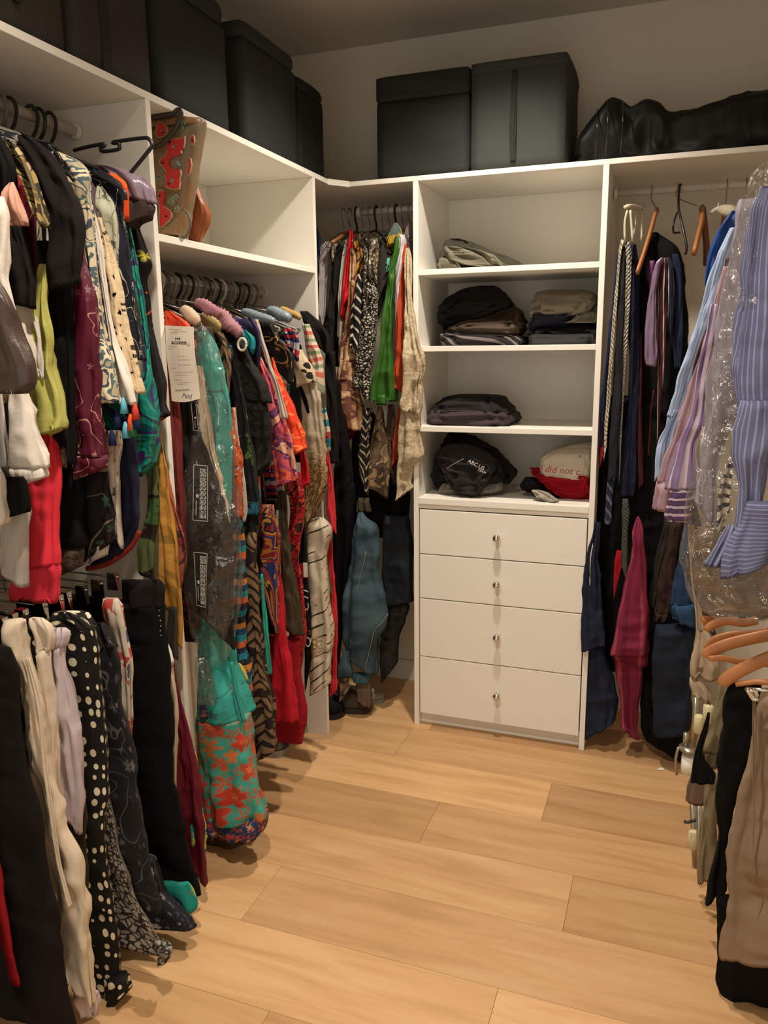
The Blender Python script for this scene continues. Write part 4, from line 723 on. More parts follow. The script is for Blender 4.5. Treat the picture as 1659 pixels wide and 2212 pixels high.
GB('dress', 'dress', 'long dress with brown, cream and orange painted blooms in the corner bay', C('#8d5e42', 'blotch', ('#5c3a30', '#a8805c', '#c0a080', '#7d4a34', '#b04a22'), 9), [('front', '8', [(640, 532, 560), (720, 528, 600), (900, 528, 604), (1100, 518, 602), (1300, 508, 582), (1500, 470, 562), (1800, 432, 565), (2000, 420, 590), (2212, 385, 605)]), ('skirt', '9', [(0, 410, 600), (200, 398, 605), (400, 400, 640), (600, 398, 682), (740, 415, 702), (800, 500, 712), (845, 620, 705)], {'fold': .01})], y=.045, thick=.07)
GB('blouse', 'blouse', 'tortoiseshell brown blouse shoulder beside the orange collar', C('#5a4020', 'blotch', ('#2a1c10', '#8d6a34', '#b07834'), 18), [('front', '8', [(470, 595, 650), (560, 582, 672), (700, 590, 690), (850, 605, 680), (1000, 612, 662), (1080, 618, 650)])], y=.06)
GB('blouse', 'blouse', 'black blouse with bold white angular lines in the corner bay', C('#12100f', 'zigzag', ('#b8b2a4',), 26, thr=.3), [('front', '8', [(950, 630, 680), (1120, 612, 692), (1250, 590, 692), (1400, 560, 692), (1600, 545, 680), (1750, 530, 662), (1880, 560, 655), (1950, 590, 640)])], y=.035)
GB('dress', 'dress', 'black and white small-feather print dress in the corner bay', C('#a39c8c', 'snake', ('#17140f', '#b8b0a0'), 105, thr=.5), [('front', '8', [(620, 690, 720), (700, 684, 745), (850, 684, 770), (1000, 682, 818), (1150, 680, 860), (1300, 690, 858), (1600, 670, 845), (1900, 622, 832), (2100, 612, 815)]), ('skirt', '9', [(-60, 612, 812), (100, 608, 800), (250, 606, 790), (400, 665, 782), (480, 720, 775)])], y=.025)
GB('top', 'top', 'bronze snakeskin print top with shiny shoulder in the corner bay', C('#6a5638', 'snake', ('#211a12', '#a89878'), 90, thr=.45, rough=.45, spec=.6), [('front', '8', [(520, 780, 860), (600, 755, 874), (700, 748, 866), (800, 768, 850), (900, 785, 835), (1050, 798, 845), (1120, 810, 862)])], y=.03)
GB('top', 'top', 'charcoal top left of the green blouse in the corner bay', C('#26231f'), [('front', '8', [(590, 890, 955), (680, 860, 985), (800, 838, 992), (950, 832, 980), (1150, 850, 945), (1340, 868, 925), (1500, 862, 900)])], y=.05)
GB('top', 'top', 'mint and black colour-blocked top beside the green blouse', C('#3f8d72', 'blotch', ('#18201c', '#5aa88a'), 10), [('front', '8', [(760, 930, 1010), (850, 918, 1000), (960, 915, 968), (1080, 920, 952), (1150, 926, 942)])], y=.045)
GB('shirt', 'shirt', 'yellow and grey shirt collar above the green blouse', C('#5f6a66', 'blotch', ('#a88a28', '#4a5a5a'), 11), [('collar', '8', [(340, 1060, 1090), (400, 1030, 1130), (470, 1005, 1150), (560, 985, 1120), (640, 985, 1060)])], y=.07)
GB('blouse', 'blouse', 'grass green silk blouse with draped tie in the corner bay', C('#2f5c1c', rough=.5), [('front', '8', [(510, 1085, 1130), (600, 1070, 1130), (800, 1032, 1092), (960, 985, 1068), (1150, 950, 1056), (1300, 928, 1054), (1600, 890, 1058), (1900, 862, 1064), (2100, 830, 1068)]), ('sleeve', '9', [(-60, 815, 1065), (100, 805, 1068), (250, 798, 1072), (400, 792, 1072), (480, 792, 1070)]), ('tie_end', '9', [(400, 870, 950), (470, 855, 955), (526, 850, 962)], {'dy': -.035, 'thick': .012})], y=.02, fold=.009)
GB('blouse', 'blouse', 'white blouse between green and orange-red garments in the corner bay', C('#b3adb0'), [('front', '8', [(480, 1120, 1185), (540, 1112, 1205), (620, 1098, 1205), (760, 1085, 1170), (1000, 1070, 1125), (1300, 1060, 1102), (1600, 1058, 1082), (1700, 1060, 1076)])], y=.03)
GB('blouse', 'blouse', 'burnt orange blouse beside the cream lace blouse in the corner bay', C('#a83c1c'), [('sleeve', '8', [(590, 1185, 1214), (680, 1165, 1216), (900, 1130, 1192), (1200, 1102, 1182), (1600, 1080, 1174), (2000, 1070, 1176), (2200, 1070, 1176)]), ('cuff', '9', [(0, 1070, 1175), (200, 1070, 1176), (320, 1082, 1176), (365, 1120, 1176), (382, 1150, 1172)]), ('hem', '9', [(560, 1110, 1150), (800, 1075, 1135), (1000, 1050, 1105), (1150, 1040, 1092), (1290, 1045, 1080)], {'dy': .03})], y=.015)
CL = C('#b8a88a', 'snake', ('#a4947a', '#bfb092'), 95, thr=.25, bs=.9)
GB('blouse', 'blouse', 'cream crinkled lace blouse hanging in front of the shelf unit side', CL, [('front', '8', [(640, 1205, 1245), (720, 1195, 1258), (900, 1190, 1272), (1200, 1182, 1285), (1400, 1180, 1305), (1600, 1178, 1338), (1900, 1178, 1398), (2050, 1178, 1428), (2130, 1178, 1430)]), ('sleeve', '9', [(60, 1176, 1428), (130, 1172, 1405), (260, 1166, 1385), (400, 1158, 1372), (500, 1145, 1370), (560, 1132, 1370), (604, 1150, 1362)]), ('under_layer', '9', [(560, 1155, 1380), (700, 1145, 1385), (850, 1132, 1396), (980, 1118, 1420), (1060, 1108, 1446), (1120, 1100, 1448), (1180, 1094, 1400), (1250, 1088, 1300), (1400, 1070, 1282), (1500, 1055, 1262), (1590, 1050, 1200), (1660, 1070, 1150), (1686, 1115, 1142)], {'dy': .02, 'mat': C('#a8987e', 'snake', ('#98896e', '#b3a488'), 80, thr=.2, bs=.9)})], y=-.02, thick=.07, fold=.008, wr=.003)
GB('top', 'top', 'mauve-grey top shoulder against the shelf unit side', C('#6a5c58'), [('shoulder', '8', [(340, 1225, 1280), (430, 1190, 1282), (500, 1170, 1282), (580, 1195, 1280), (640, 1225, 1278), (900, 1250, 1280)])], y=.06)
GB('skirt', 'skirt', 'bronze foil skirt with angled hem below the green blouse', C('#5a4a36', 'blotch', ('#42352c', '#8d744c', '#6a5844'), 14, rough=.5), [('front', '9', [(540, 860, 920), (600, 838, 940), (700, 812, 952), (1000, 782, 972), (1250, 756, 992), (1400, 735, 1000), (1450, 735, 985), (1520, 850, 978), (1600, 930, 982), (1630, 965, 982)])], y=.05)
GB('skirt', 'skirt', 'brown foil skirt behind the bronze one beside the orange hem', C('#4a3a2c', 'blotch', ('#362a20', '#5f4c38'), 18, rough=.5), [('front', '9', [(520, 965, 1070), (700, 965, 1072), (900, 965, 1070), (1100, 978, 1052), (1300, 990, 1055), (1480, 1000, 1050)])], y=.07)
GB('scarf', 'scarf', 'dark brown scarf with cream zigzag stripes and tassels in the corner bay', C('#17120e', 'zigzag', ('#a0907a',), 30, thr=.25), [('front', '9', [(560, 700, 790), (700, 690, 780), (850, 650, 770), (1000, 640, 764), (1200, 635, 756), (1400, 645, 748), (1550, 665, 742), (1640, 690, 740)], {'thick': .03}), ('tassels', '9', [(1630, 640, 760), (1720, 620, 775), (1800, 615, 790)], {'thick': .02, 'mat': C('#4a4030'), 'fold': .008, 'fk': 12})], y=.03)
GB('top', 'top', 'deep red top hem hidden behind the painted bloom dress', C('#6a0a0c'), [('hem', '9', [(700, 420, 620), (850, 425, 600), (950, 430, 585), (1010, 435, 560)])], y=.10)
DEN = C('#22343e', 'denim', ('#465c64',))
t = GB('denim_jacket', 'jacket', 'faded blue denim jacket sleeve with orange stitching in the corner bay', DEN, [('sleeve', 'a', [(30, 490, 560), (90, 470, 620), (150, 458, 700), (250, 446, 725), (400, 440, 735), (550, 432, 715), (700, 412, 738), (850, 395, 768), (980, 385, 792), (1060, 380, 790), (1130, 376, 770), (1220, 372, 715), (1300, 370, 690), (1400, 420, 682), (1500, 442, 642), (1580, 455, 615)], {'thick': .10, 'fold': .01}), ('cuff', 'a', [(1565, 455, 612), (1600, 458, 612), (1650, 470, 610)], {'mat': C('#26404e', 'denim', ('#4a6a78',)), 'thick': .09}), ('second_cuff', 'a', [(1350, 370, 430), (1450, 330, 440), (1540, 310, 450), (1600, 315, 445)], {'dy': -.03, 'thick': .05})], y=-.02)
ST = plain('denim_stitch', '#8d8468', .9)
tube('stitching', [px(660+q[0]/4.425, 1100+q[1]/4.425, 1, -.074) for q in ((575, 400), (560, 500), (520, 650), (490, 800), (460, 1000), (440, 1200), (425, 1330))], .0013, ST, t, 5, 3)
tube('stitching', [px(660+q[0]/4.425, 1100+q[1]/4.425, 1, -.072) for q in ((790, 1000), (720, 1090), (660, 1150), (635, 1250), (600, 1400), (570, 1540))], .0013, ST, t, 5, 3)
DKD = C('#10141a', 'denim', ('#1a2228',))
GB('jeans', 'jeans', 'dark indigo jeans folded over a hanger beside the drawer cabinet', DKD, [('legs', 'a', [(60, 740, 1005), (250, 740, 1015), (450, 742, 1020), (650, 748, 1022), (800, 765, 1022), (870, 780, 1022), (920, 800, 960)])], y=.09, thick=.08)
GB('trousers', 'trousers', 'dark olive trousers hanging low beside the drawer cabinet', C('#1c1a14'), [('legs', 'a', [(870, 790, 950), (950, 790, 965), (1050, 775, 940), (1200, 730, 912), (1400, 708, 890), (1550, 725, 860), (1620, 745, 850), (1690, 700, 790)])], y=.10, thick=.08)
GB('trousers', 'trousers', 'black trousers along the end panel at the left of the corner bay', BLACK, [('legs', 'P', [(820, 708, 735), (900, 715, 745), (1000, 720, 760), (1100, 722, 758), (1250, 725, 752), (1400, 725, 748), (1500, 722, 740)])], y=.0, thick=.06)
GB('coat', 'coat', 'black coat body filling the dark back of the corner bay', BLACK, [('front', '9', [(600, 560, 800), (900, 540, 1000), (1300, 520, 1260), (1700, 510, 1262), (2100, 520, 1262)])], y=.16, thick=.05)
GB('trousers', 'trousers', 'taupe trouser hem below the denim jacket cuff', C('#6a5848'), [('leg', 'a', [(1600, 480, 612), (1680, 486, 618), (1750, 495, 625), (1830, 540, 635), (1900, 570, 640)])], y=.0, thick=.06)
GB('scarf', 'scarf', 'blush lace scarf end hanging low left of the denim jacket', C('#8d7868', 'snake', ('#5a4a40', '#a08a78'), 30, thr=.3), [('end', 'a', [(1590, 305, 400), (1680, 320, 420), (1780, 325, 395), (1860, 350, 385)])], y=-.03, thick=.03)
for i, xx in enumerate(np.linspace(-.06, .27, 13)):
    hanger(0, float(xx), ('wire', 'wire', 'black', 'wire', 'wire', 'dark')[i % 6], 'hangers on the corner rail', 'hanger holding a garment on the dim corner rail', 2.028, .215, .19)
tag(hanger(0, -.035, 'wood', None, 'wooden hanger among wire ones at the left of the corner rail', 2.028, .215, .18))

# --- bay right of the drawer cabinet: ties, suits, shirts
def tie(label, mat, parts, y=.03, cat='tie', name='necktie', **kw): return G(name, cat, label, y, mat, parts, None, kw.pop('thick', .014), fold=.002, **kw)
IV = '#b5ad96'
BRAID = C(IV, 'zigzag', ('#4a4640',), 60, thr=.25); BRAID2 = C('#a8a294', 'zigzag', ('#1a1a20',), 70, thr=.42)
tie('ivory woven tie hanging first beside the drawer cabinet', BRAID, [('blade', 'b', [(700, 405, 432), (760, 388, 410), (850, 376, 396), (1200, 345, 371), (1700, 300, 336), (2150, 272, 305)]), ('tip', 'c', [(-10, 270, 303), (150, 260, 293), (300, 252, 282), (400, 251, 272), (462, 253, 260)])], y=.0)
tie('charcoal knitted tie between two pale woven ties', C('#1d1e22', 'ribbed', (), 130), [('blade', 'b', [(760, 400, 448), (850, 392, 452), (1200, 372, 440), (1700, 348, 420), (2150, 322, 402)]), ('tip', 'c', [(-10, 320, 400), (200, 308, 388), (400, 298, 378), (560, 292, 364), (640, 300, 350)])], y=.012)
tie('black and white twisted tie beside the charcoal knitted one', BRAID2, [('blade', 'b', [(720, 440, 472), (800, 450, 484), (1000, 450, 482), (1300, 444, 472), (1700, 424, 448), (2150, 402, 424)]), ('tip', 'c', [(-10, 402, 424), (200, 392, 412), (400, 380, 400), (560, 368, 386), (680, 362, 374)])], y=.0)
tie('thin navy tie edge closest to the drawer cabinet', C('#1a2350'), [('blade', 'b', [(820, 362, 378), (1200, 326, 346), (1700, 272, 296), (2150, 228, 256)]), ('tip', 'c', [(0, 222, 250), (250, 206, 236), (420, 202, 222)])], y=.02)
tie('brown-red tie showing between navy and ivory ties', C('#4a2a2a'), [('blade', 'b', [(1400, 296, 318), (1700, 275, 306), (2150, 246, 280)]), ('tip', 'c', [(0, 240, 275), (200, 224, 258), (350, 214, 246), (440, 212, 236)])], y=.03)
tie('scarlet tie tip below the brown-red tie', C('#8d0c1c'), [('tip', 'c', [(330, 222, 252), (400, 216, 248), (470, 222, 242), (530, 228, 234)])], y=.025)
tie('slate blue striped tie low beside the cabinet', C('#232c3c', 'stripe', ('#5a6470',), 40, rot=.6, thr=.3), [('blade', 'c', [(400, 300, 372), (560, 285, 362), (720, 275, 335), (860, 270, 315), (1000, 262, 318)])], y=.03)
tie('navy tie with wide blade beside the twisted tie', C('#12162c'), [('blade', 'b', [(740, 470, 520), (900, 484, 545), (1300, 475, 545), (1700, 455, 560), (2212, 430, 560)]), ('tip', 'c', [(0, 426, 555), (300, 405, 550), (600, 385, 545), (760, 400, 520)])], y=.045)
tie('pale lilac satin tie with square end at the centre of the right bay', C('#75607d', rough=.35, spec=.6), [('blade', 'b', [(855, 738, 765), (900, 700, 744), (980, 676, 730), (1100, 652, 714), (1250, 630, 706), (1400, 612, 702), (1600, 600, 700), (1720, 596, 698), (1770, 604, 696), (1792, 650, 690)])], y=-.01)
tie('maroon tie with white edge beside the lilac satin tie', C('#3a141c', 'stripe', ('#a8a0a0', '#3a141c', '#3a141c', '#3a141c'), 26), [('blade', 'b', [(858, 745, 790), (950, 722, 800), (1200, 712, 792), (1500, 705, 786), (1680, 712, 780), (2212, 690, 748)]), ('tip', 'c', [(0, 688, 745), (200, 690, 742), (330, 700, 735)])], y=.006)
tie('dark tie edged in white on its right, right of the maroon tie', C('#1d2032', 'stripe', ('#b0a8ac', '#1d2032', '#1d2032', '#1d2032'), 24), [('blade', 'b', [(850, 790, 815), (920, 800, 838), (1050, 806, 848), (1300, 798, 838), (1500, 796, 826), (1610, 808, 830)])], y=.0)
tie('midnight blue tie with small blue knot fold', C('#14203a'), [('blade', 'b', [(825, 838, 885), (900, 848, 905), (1100, 862, 925), (1400, 850, 930), (1800, 840, 925)])], y=.02)
tie('plum tie behind the lilac satin tie', C('#5a2a58', rough=.5), [('blade', 'b', [(880, 640, 688), (960, 650, 690), (1100, 630, 664), (1300, 610, 640)])], y=.03)
tie('burgundy tie hanging straight below the lilac satin tie', C('#3a0c12'), [('blade', 'b', [(1500, 545, 590), (1900, 545, 585), (2212, 545, 580)]), ('tip', 'c', [(0, 545, 580), (300, 548, 585), (640, 550, 590), (700, 556, 575)])], y=.05)
tie('rust thin belt strap hanging in the right bay', C('#3f1512'), [('strap', 'c', [(-150, 672, 690), (0, 652, 668), (200, 642, 655), (410, 632, 646)])], y=.01, cat='belt', name='belt')
tie('scarlet wide tie with black tip lining low beside the blue-grey jacket', C('#9a0c1c'), [('blade', 'c', [(1220, 360, 402), (1300, 340, 405), (1400, 332, 385), (1520, 328, 364), (1600, 332, 350), (1630, 336, 342)])], y=-.005)
tie('grey-green herringbone tie ending in a point in the right bay', C('#2c302c', 'zigzag', ('#4f544c',), 70, thr=.4), [('blade', 'c', [(780, 418, 462), (900, 408, 472), (1100, 400, 468), (1300, 402, 462), (1440, 412, 452), (1500, 424, 446), (1535, 434, 442)])], y=.0)
# hangers of that bay
TW = plain('tie_hanger_plastic', '#bdb49a', .4)
e = empty('tie_hanger', px(1365, 455, 1, -.005), 'cream plastic tie hanger with long looped arms beside the drawer cabinet', 'hanger')
bx = lambda x, y_, yy=-.005: px(1240+x/3.95, 340+y_/3.95, 1, yy)
tube('arm', [bx(430, 430), bx(470, 415), bx(530, 425, .05), bx(575, 445, .10)], .007, TW, e, 8, 3)
for a, b, yy in ((455, 435, -.005), (480, 500, -.005), (520, 490, .04), (570, 575, .08)):
    tube('loop', [bx(a, 450, yy), bx(a-22 if a < 470 else a+10, 560, yy), bx(b, 720, yy)], .0042, TW, e, 7, 3)
tube('hook', [bx(575, 450, .10), bx(605, 400, .2), np.array([1.043, .215, 2.0]), np.array([1.04, .197, 2.035]), np.array([1.04, .215, 2.048]), np.array([1.04, .23, 2.04])], .002, TW, e, 6, 3)
def wood_hanger(label, yq, fr, pts, hookx, w=.011):
    ox, oy, s = FR[fr]; P = [px(ox+a/s, oy+b/s, 1, yy) for a, b, yy in pts]
    e = empty('wooden_hanger', P[len(P)//2], label, 'hanger')
    tube('arm', P, w, WOODH, e, 10, 4, sx=.6)
    if hookx is not None:
        h = P[0]; tube('hook', [h, np.array([hookx, .215, 2.0]), np.array([hookx, .195, 2.03]), np.array([hookx, .215, 2.048]), np.array([hookx, .232, 2.035])], .0017, WIRE, e, 6, 3)
    return e
wood_hanger('wooden hanger sloping down behind the pale ties', 0, 'b', ((712, 450, .16), (690, 500, .12), (640, 680, .06), (590, 840, .01), (540, 985, -.03)), 1.10)
e = wood_hanger('wooden hanger with both arms right of the black wire hanger', 0, 'b', ((1095, 430, .17), (1090, 540, .12), (1062, 660, .06), (1025, 815, .0)), 1.185, .014)
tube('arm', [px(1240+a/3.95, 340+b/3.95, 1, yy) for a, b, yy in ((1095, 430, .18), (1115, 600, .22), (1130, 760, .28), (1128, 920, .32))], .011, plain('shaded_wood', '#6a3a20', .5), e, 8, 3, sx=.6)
e = empty('wire_hanger', bx(900, 300, .1), 'black wire hanger with narrow triangular shape in the right bay', 'hanger')
tube('wire', [bx(912, 225, .21), bx(900, 260, .2), bx(892, 420, .1), bx(920, 560, .05), bx(960, 760, .02), bx(950, 830, .02)], .0042, BLKP, e, 7, 3)
tube('wire', [bx(880, 470, .1), bx(850, 560, .05), bx(850, 640, .05), bx(905, 640, .06)], .0035, BLKP, e, 7, 3)
e = empty('padded_hanger', bx(1300, 460, .05), 'white hanger with ribbed cream pad before the blue shirts', 'hanger')
tube('pad', [bx(1250, 440, .02), bx(1300, 455, .0), bx(1350, 465, -.02), bx(1385, 490, -.03)], [.012, .018, .018, .012], C('#b5ac98', 'ribbed', (), 200), e, 12, 4, bump=.08)
tube('arm', [bx(1180, 470, .1), bx(1225, 440, .06), bx(1260, 440, .03)], .008, WHTP, e, 8, 3)
tube('hook', [bx(1228, 430, .08), bx(1232, 300, .18), np.array([1.275, .197, 2.035]), np.array([1.275, .215, 2.05]), np.array([1.275, .23, 2.04])], .002, WHTP, e, 6, 3)
for xx in (1.34, 1.40, 1.47, 1.55):
    hanger(0, xx, 'wood' if xx < 1.36 else 'wire', 'hangers at the far end of the right rail', 'hanger half hidden by the blue shirts on the right rail', 2.028, .215, .19)
GB('suit_jacket', 'jacket', 'black suit jacket in the dark centre of the right bay', BLACK, [('front', 'b', [(640, 640, 720), (760, 600, 900), (900, 560, 940), (1400, 520, 960), (2212, 480, 940)])], y=.12, thick=.10)
GB('coat', 'coat', 'long black coat hanging under the ties in the right bay', BLACK, [('front', 'c', [(-100, 240, 760), (200, 215, 800), (600, 200, 860), (1000, 190, 900), (1500, 190, 900), (2000, 230, 880), (2212, 260, 860)])], y=.14, thick=.12)
GB('suit_jacket', 'jacket', 'very dark grey jacket behind the brown trouser legs', C('#1a1718'), [('front', 'c', [(600, 600, 1000), (1000, 560, 1100), (1400, 560, 1100), (2000, 560, 1060), (2212, 560, 1060)])], y=.17, thick=.08)
NV = C('#181f32', rough=.8)
GB('jacket', 'jacket', 'blue-grey jacket sleeve bulging past the drawer cabinet edge', NV, [('sleeve', 'c', [(980, 176, 230), (1100, 158, 222), (1200, 128, 208), (1300, 92, 210), (1450, 80, 222), (1600, 74, 240), (1750, 66, 250), (1900, 60, 272), (2000, 72, 276), (2060, 104, 262), (2075, 130, 200)], {'thick': .11, 'fold': .008}), ('lower_sleeve', 'd', [(230, 64, 165), (300, 64, 180), (400, 62, 215), (500, 62, 222), (600, 66, 215), (660, 78, 198), (690, 100, 160), (702, 112, 140)], {'dy': .04, 'thick': .10, 'fold': .008})], y=.0)
GB('shirt', 'shirt', 'raspberry pink checked shirt with lighter stripes in the right bay', C('#701c38', 'stripe', ('#8d3c4a', '#701c38', '#5f1630', '#701c38'), 19), [('front', 'c', [(930, 538, 552), (980, 516, 576), (1050, 492, 600), (1200, 488, 618), (1300, 482, 624), (1420, 458, 625), (1560, 420, 628), (1700, 384, 632), (1850, 356, 636), (2000, 338, 634), (2090, 320, 630)], {'thick': .09, 'fold': .008}), ('hem', 'c', [(2060, 318, 628), (2110, 330, 628), (2160, 400, 618), (2200, 470, 560)], {'dy': .005, 'thick': .06}), ('tail', 'd', [(280, 214, 360), (330, 220, 356), (400, 226, 348), (480, 230, 340), (560, 232, 342), (620, 240, 344), (660, 266, 336), (700, 284, 316), (722, 290, 308)], {'dy': .04, 'thick': .08, 'fold': .008})], y=-.02)
GB('trousers', 'trousers', 'brown suit trousers folded in the right bay with a hemmed cuff', C('#33231f'), [('leg', 'c', [(960, 800, 950), (1150, 770, 900), (1300, 742, 866), (1500, 715, 840), (1650, 700, 820), (1770, 688, 800)]), ('cuff', 'c', [(1755, 688, 802), (1800, 684, 790), (1832, 684, 768)], {'thick': .064})], y=.0)
GB('trousers', 'trousers', 'dark grey trousers folded left of the brown pair', C('#221d1a'), [('leg', 'c', [(960, 760, 850), (1200, 710, 790), (1400, 670, 760), (1600, 636, 735), (1690, 632, 722)])], y=.02)
BD = C('#182f4e', 'denim', ('#284464',))
GB('shirt', 'shirt', 'mid blue denim shirt folded beside the cream garment on the rack', BD, [('front', 'c', [(980, 955, 1010), (1100, 925, 1010), (1250, 895, 1012), (1400, 872, 1020), (1550, 845, 1030), (1680, 828, 1036)], {'thick': .09, 'fold': .01}), ('gathered_hem', 'c', [(1660, 826, 1036), (1730, 830, 1040), (1790, 860, 1046), (1860, 940, 1050)], {'thick': .09, 'fold': .012})], y=-.05)
GB('jeans', 'jeans', 'navy jeans hanging low at the right end of the back bay', C('#10151f', 'denim', ('#1a2434',)), [('legs', 'd', [(120, 425, 640), (250, 412, 630), (400, 406, 622), (500, 406, 625), (580, 410, 628), (640, 414, 610), (690, 420, 540)], {'thick': .12, 'fold': .01})], y=-.02)
GB('trousers', 'trousers', 'black trousers reaching the floor at the right end of the back bay', BLACK, [('legs', 'd', [(600, 380, 610), (700, 385, 600), (760, 440, 575), (815, 455, 560), (835, 465, 545)])], y=.04, thick=.08)
GB('trousers', 'trousers', 'black trousers on the floor between pink shirt and navy jeans', BLACK, [('legs', 'd', [(200, 350, 420), (500, 345, 420), (700, 370, 430), (730, 385, 440)])], y=.06, thick=.08)
e = empty('paper_scrap', px(1427, 1662, 2, .002), 'tiny white paper scrap on the floor near the black trousers', 'scrap')
c = np.array(e.location); mesh('paper', [c+np.array(v) for v in ((-.012, -.006, 0), (.012, -.004, .001), (.010, .008, .004), (-.009, .007, .0), (0, .001, .007))], [(0, 1, 4), (1, 2, 4), (2, 3, 4), (3, 0, 4), (3, 2, 1, 0)], PAPER, e)

# ------------------------------------------------------------------ clothes rack on the right
STEEL = plain('rack_steel', '#a39c8c', .3, .8); CAP = plain('rack_cap_plastic', '#bfb68f', .5)
rk = empty('clothes_rack', (1.56, -.75, 0), 'silver freestanding clothes rack with cream end caps loaded with shirts', 'rack')
for yy in (-.42, -1.5):
    tube('post', [(1.72, yy, .07), (1.72, yy, 1.86)], .011, STEEL, rk, 12)
    tube('foot', [(1.34 if yy > -1 else 1.62, yy, .06), (1.82, yy, .06)], .013, STEEL, rk, 12)
    tube('arm', [(1.72, yy, 1.86), (1.54, yy, 1.86)], .010, STEEL, rk, 10)
tube('upper_rail', [(1.54, -1.55, 1.86), (1.54, -.38, 1.86)], .0125, STEEL, rk, 12)
tube('lower_rail', [(1.56, -1.55, .985), (1.56, -.38, .985)], .0125, STEEL, rk, 12)
for yy in (-.42, -1.5): tube('arm', [(1.72, yy, .985), (1.56, yy, .985)], .010, STEEL, rk, 10)
def dpx(x, y, yy): return px(1240+x/2.4248, 1300+y/2.4248, 1, yy)
for (x0, y0, x1, y1, yy, r) in ((640, 500, 625, 760, -.62, .008), (700, 540, 640, 800, -.64, .008), (620, 1060, 635, 1390, -.72, .008), (655, 1060, 660, 1440, -.78, .008)):
    tube('end_tube', [dpx(x0, y0, yy), dpx(x1, y1, yy)], r, STEEL, rk, 10)
for (x, y, yy) in ((657, 600, -.64), (705, 545, -.66), (627, 1205, -.74)):
    c = dpx(x, y, yy); lathe('end_cap', c, [(.010, -.05), (.0135, -.045), (.0135, 0), (.008, .004)], CAP, rk, 14)
c = dpx(604, 770, -.50)
lathe('castor_wheel', c-np.array([0, 0, .05]), [(.018, -.02), (.032, -.018), (.034, 0), (.032, .018), (.018, .02)], WHTP, rk, 22, 0)
lathe('castor_collar', c, [(.012, -.004), (.030, -.003), (.030, .006), (.010, .008)], STEEL, rk, 18)
tube('castor_pin', [c+np.array([-.012, 0, .004]), c+np.array([-.012, 0, .05])], .008, STEEL, rk, 10)
tube('castor_fork', [c+np.array([-.03, 0, 0]), c+np.array([-.036, 0, -.04]), c+np.array([-.030, 0, -.09])], .004, STEEL, rk, 8, 2)
tube('lever', [dpx(575, 1150, -.75), dpx(600, 1155, -.75), dpx(645, 1140, -.75)], .004, BLKP, rk, 6, 2)
def GR(name, cat, label, mat, parts, y, thick=.04, xb=1.72, **kw): return G(name, cat, label, y, mat, parts, None, thick, xback=xb, **kw)
LB = C('#8093b8', 'stripe', ('#a3b2cc',), 150, thr=.5, rough=.7)
def rows_r(fr, rows): return [(a, b, c) for a, b, c in rows]
class _R: pass
def shirtR(name, label, mat, parts, y, **kw): return GR(name, 'shirt', label, mat, parts, y, **kw)
shirtR('shirt', 'royal blue shirt hanging deepest on the right rack', C('#0c3a7d', rough=.6), [('sleeve', 'b', [(455, 1345, 1420), (500, 1300, 1440), (600, 1235, 1440), (800, 1168, 1400), (1000, 1108, 1340), (1250, 1035, 1250), (1500, 960, 1150), (1700, 932, 1080), (1830, 926, 1000)])], -.62, fold=.007)
shirtR('shirt', 'pale blue finely striped shirt with buttoned cuff on the right rack', LB, [('sleeve', 'b', [(600, 1325, 1420), (680, 1285, 1420), (800, 1242, 1400), (1100, 1150, 1330), (1500, 1022, 1180), (1900, 905, 1060), (2212, 822, 960)]), ('cuff', 'c', [(0, 830, 930), (150, 780, 880), (300, 716, 840), (420, 684, 800), (540, 664, 760), (610, 653, 730), (636, 664, 715)], {'dy': -.004, 'thick': .046})], -.72)
shirtR('shirt', 'maroon shirt seen as a thin strip between blue and pink shirts', C('#3a0c18'), [('sleeve', 'b', [(860, 1295, 1330), (1200, 1222, 1300), (1700, 1050, 1150), (2212, 890, 1000)]), ('cuff', 'c', [(-20, 890, 960), (150, 860, 930), (300, 790, 880), (370, 780, 840)])], -.78, thick=.03)
shirtR('shirt', 'dusty pink plain shirt with squared cuff on the right rack', C('#a0828c', rough=.7), [('sleeve', 'b', [(930, 1275, 1330), (1200, 1205, 1290), (1600, 1085, 1210), (2000, 970, 1140), (2212, 912, 1090)]), ('cuff_sleeve', 'c', [(0, 932, 1060), (300, 828, 960), (500, 742, 880), (640, 700, 850)]), ('cuff', 'c', [(630, 698, 852), (700, 690, 840), (800, 668, 815), (865, 660, 800), (888, 690, 785)], {'thick': .05})], -.84)
PST = C('#7d6a8d', 'stripe', ('#b8a6b4',), 55, thr=.35)
PSTH = C('#4f3a5c', 'stripe', ('#b3a0ac',), 55, thr=.3, rot=1.57)
shirtR('shirt', 'purple and white striped shirt with banded cuff on the right rack', PST, [('sleeve', 'b', [(1250, 1160, 1270), (1600, 1092, 1220), (1900, 1030, 1170), (2212, 985, 1130)]), ('lower_sleeve', 'c', [(0, 972, 1110), (300, 900, 1050), (500, 858, 1025), (700, 822, 1010)]), ('cuff', 'c', [(690, 820, 1012), (780, 806, 1006), (880, 792, 1004), (950, 784, 1002), (976, 840, 1002)], {'mat': PSTH, 'thick': .05})], -.92)
GREYL = C('#8d8796', rough=.75); GST = C('#22222c', 'stripe', ('#c0b8b0',), 48, thr=.55, rot=1.57)
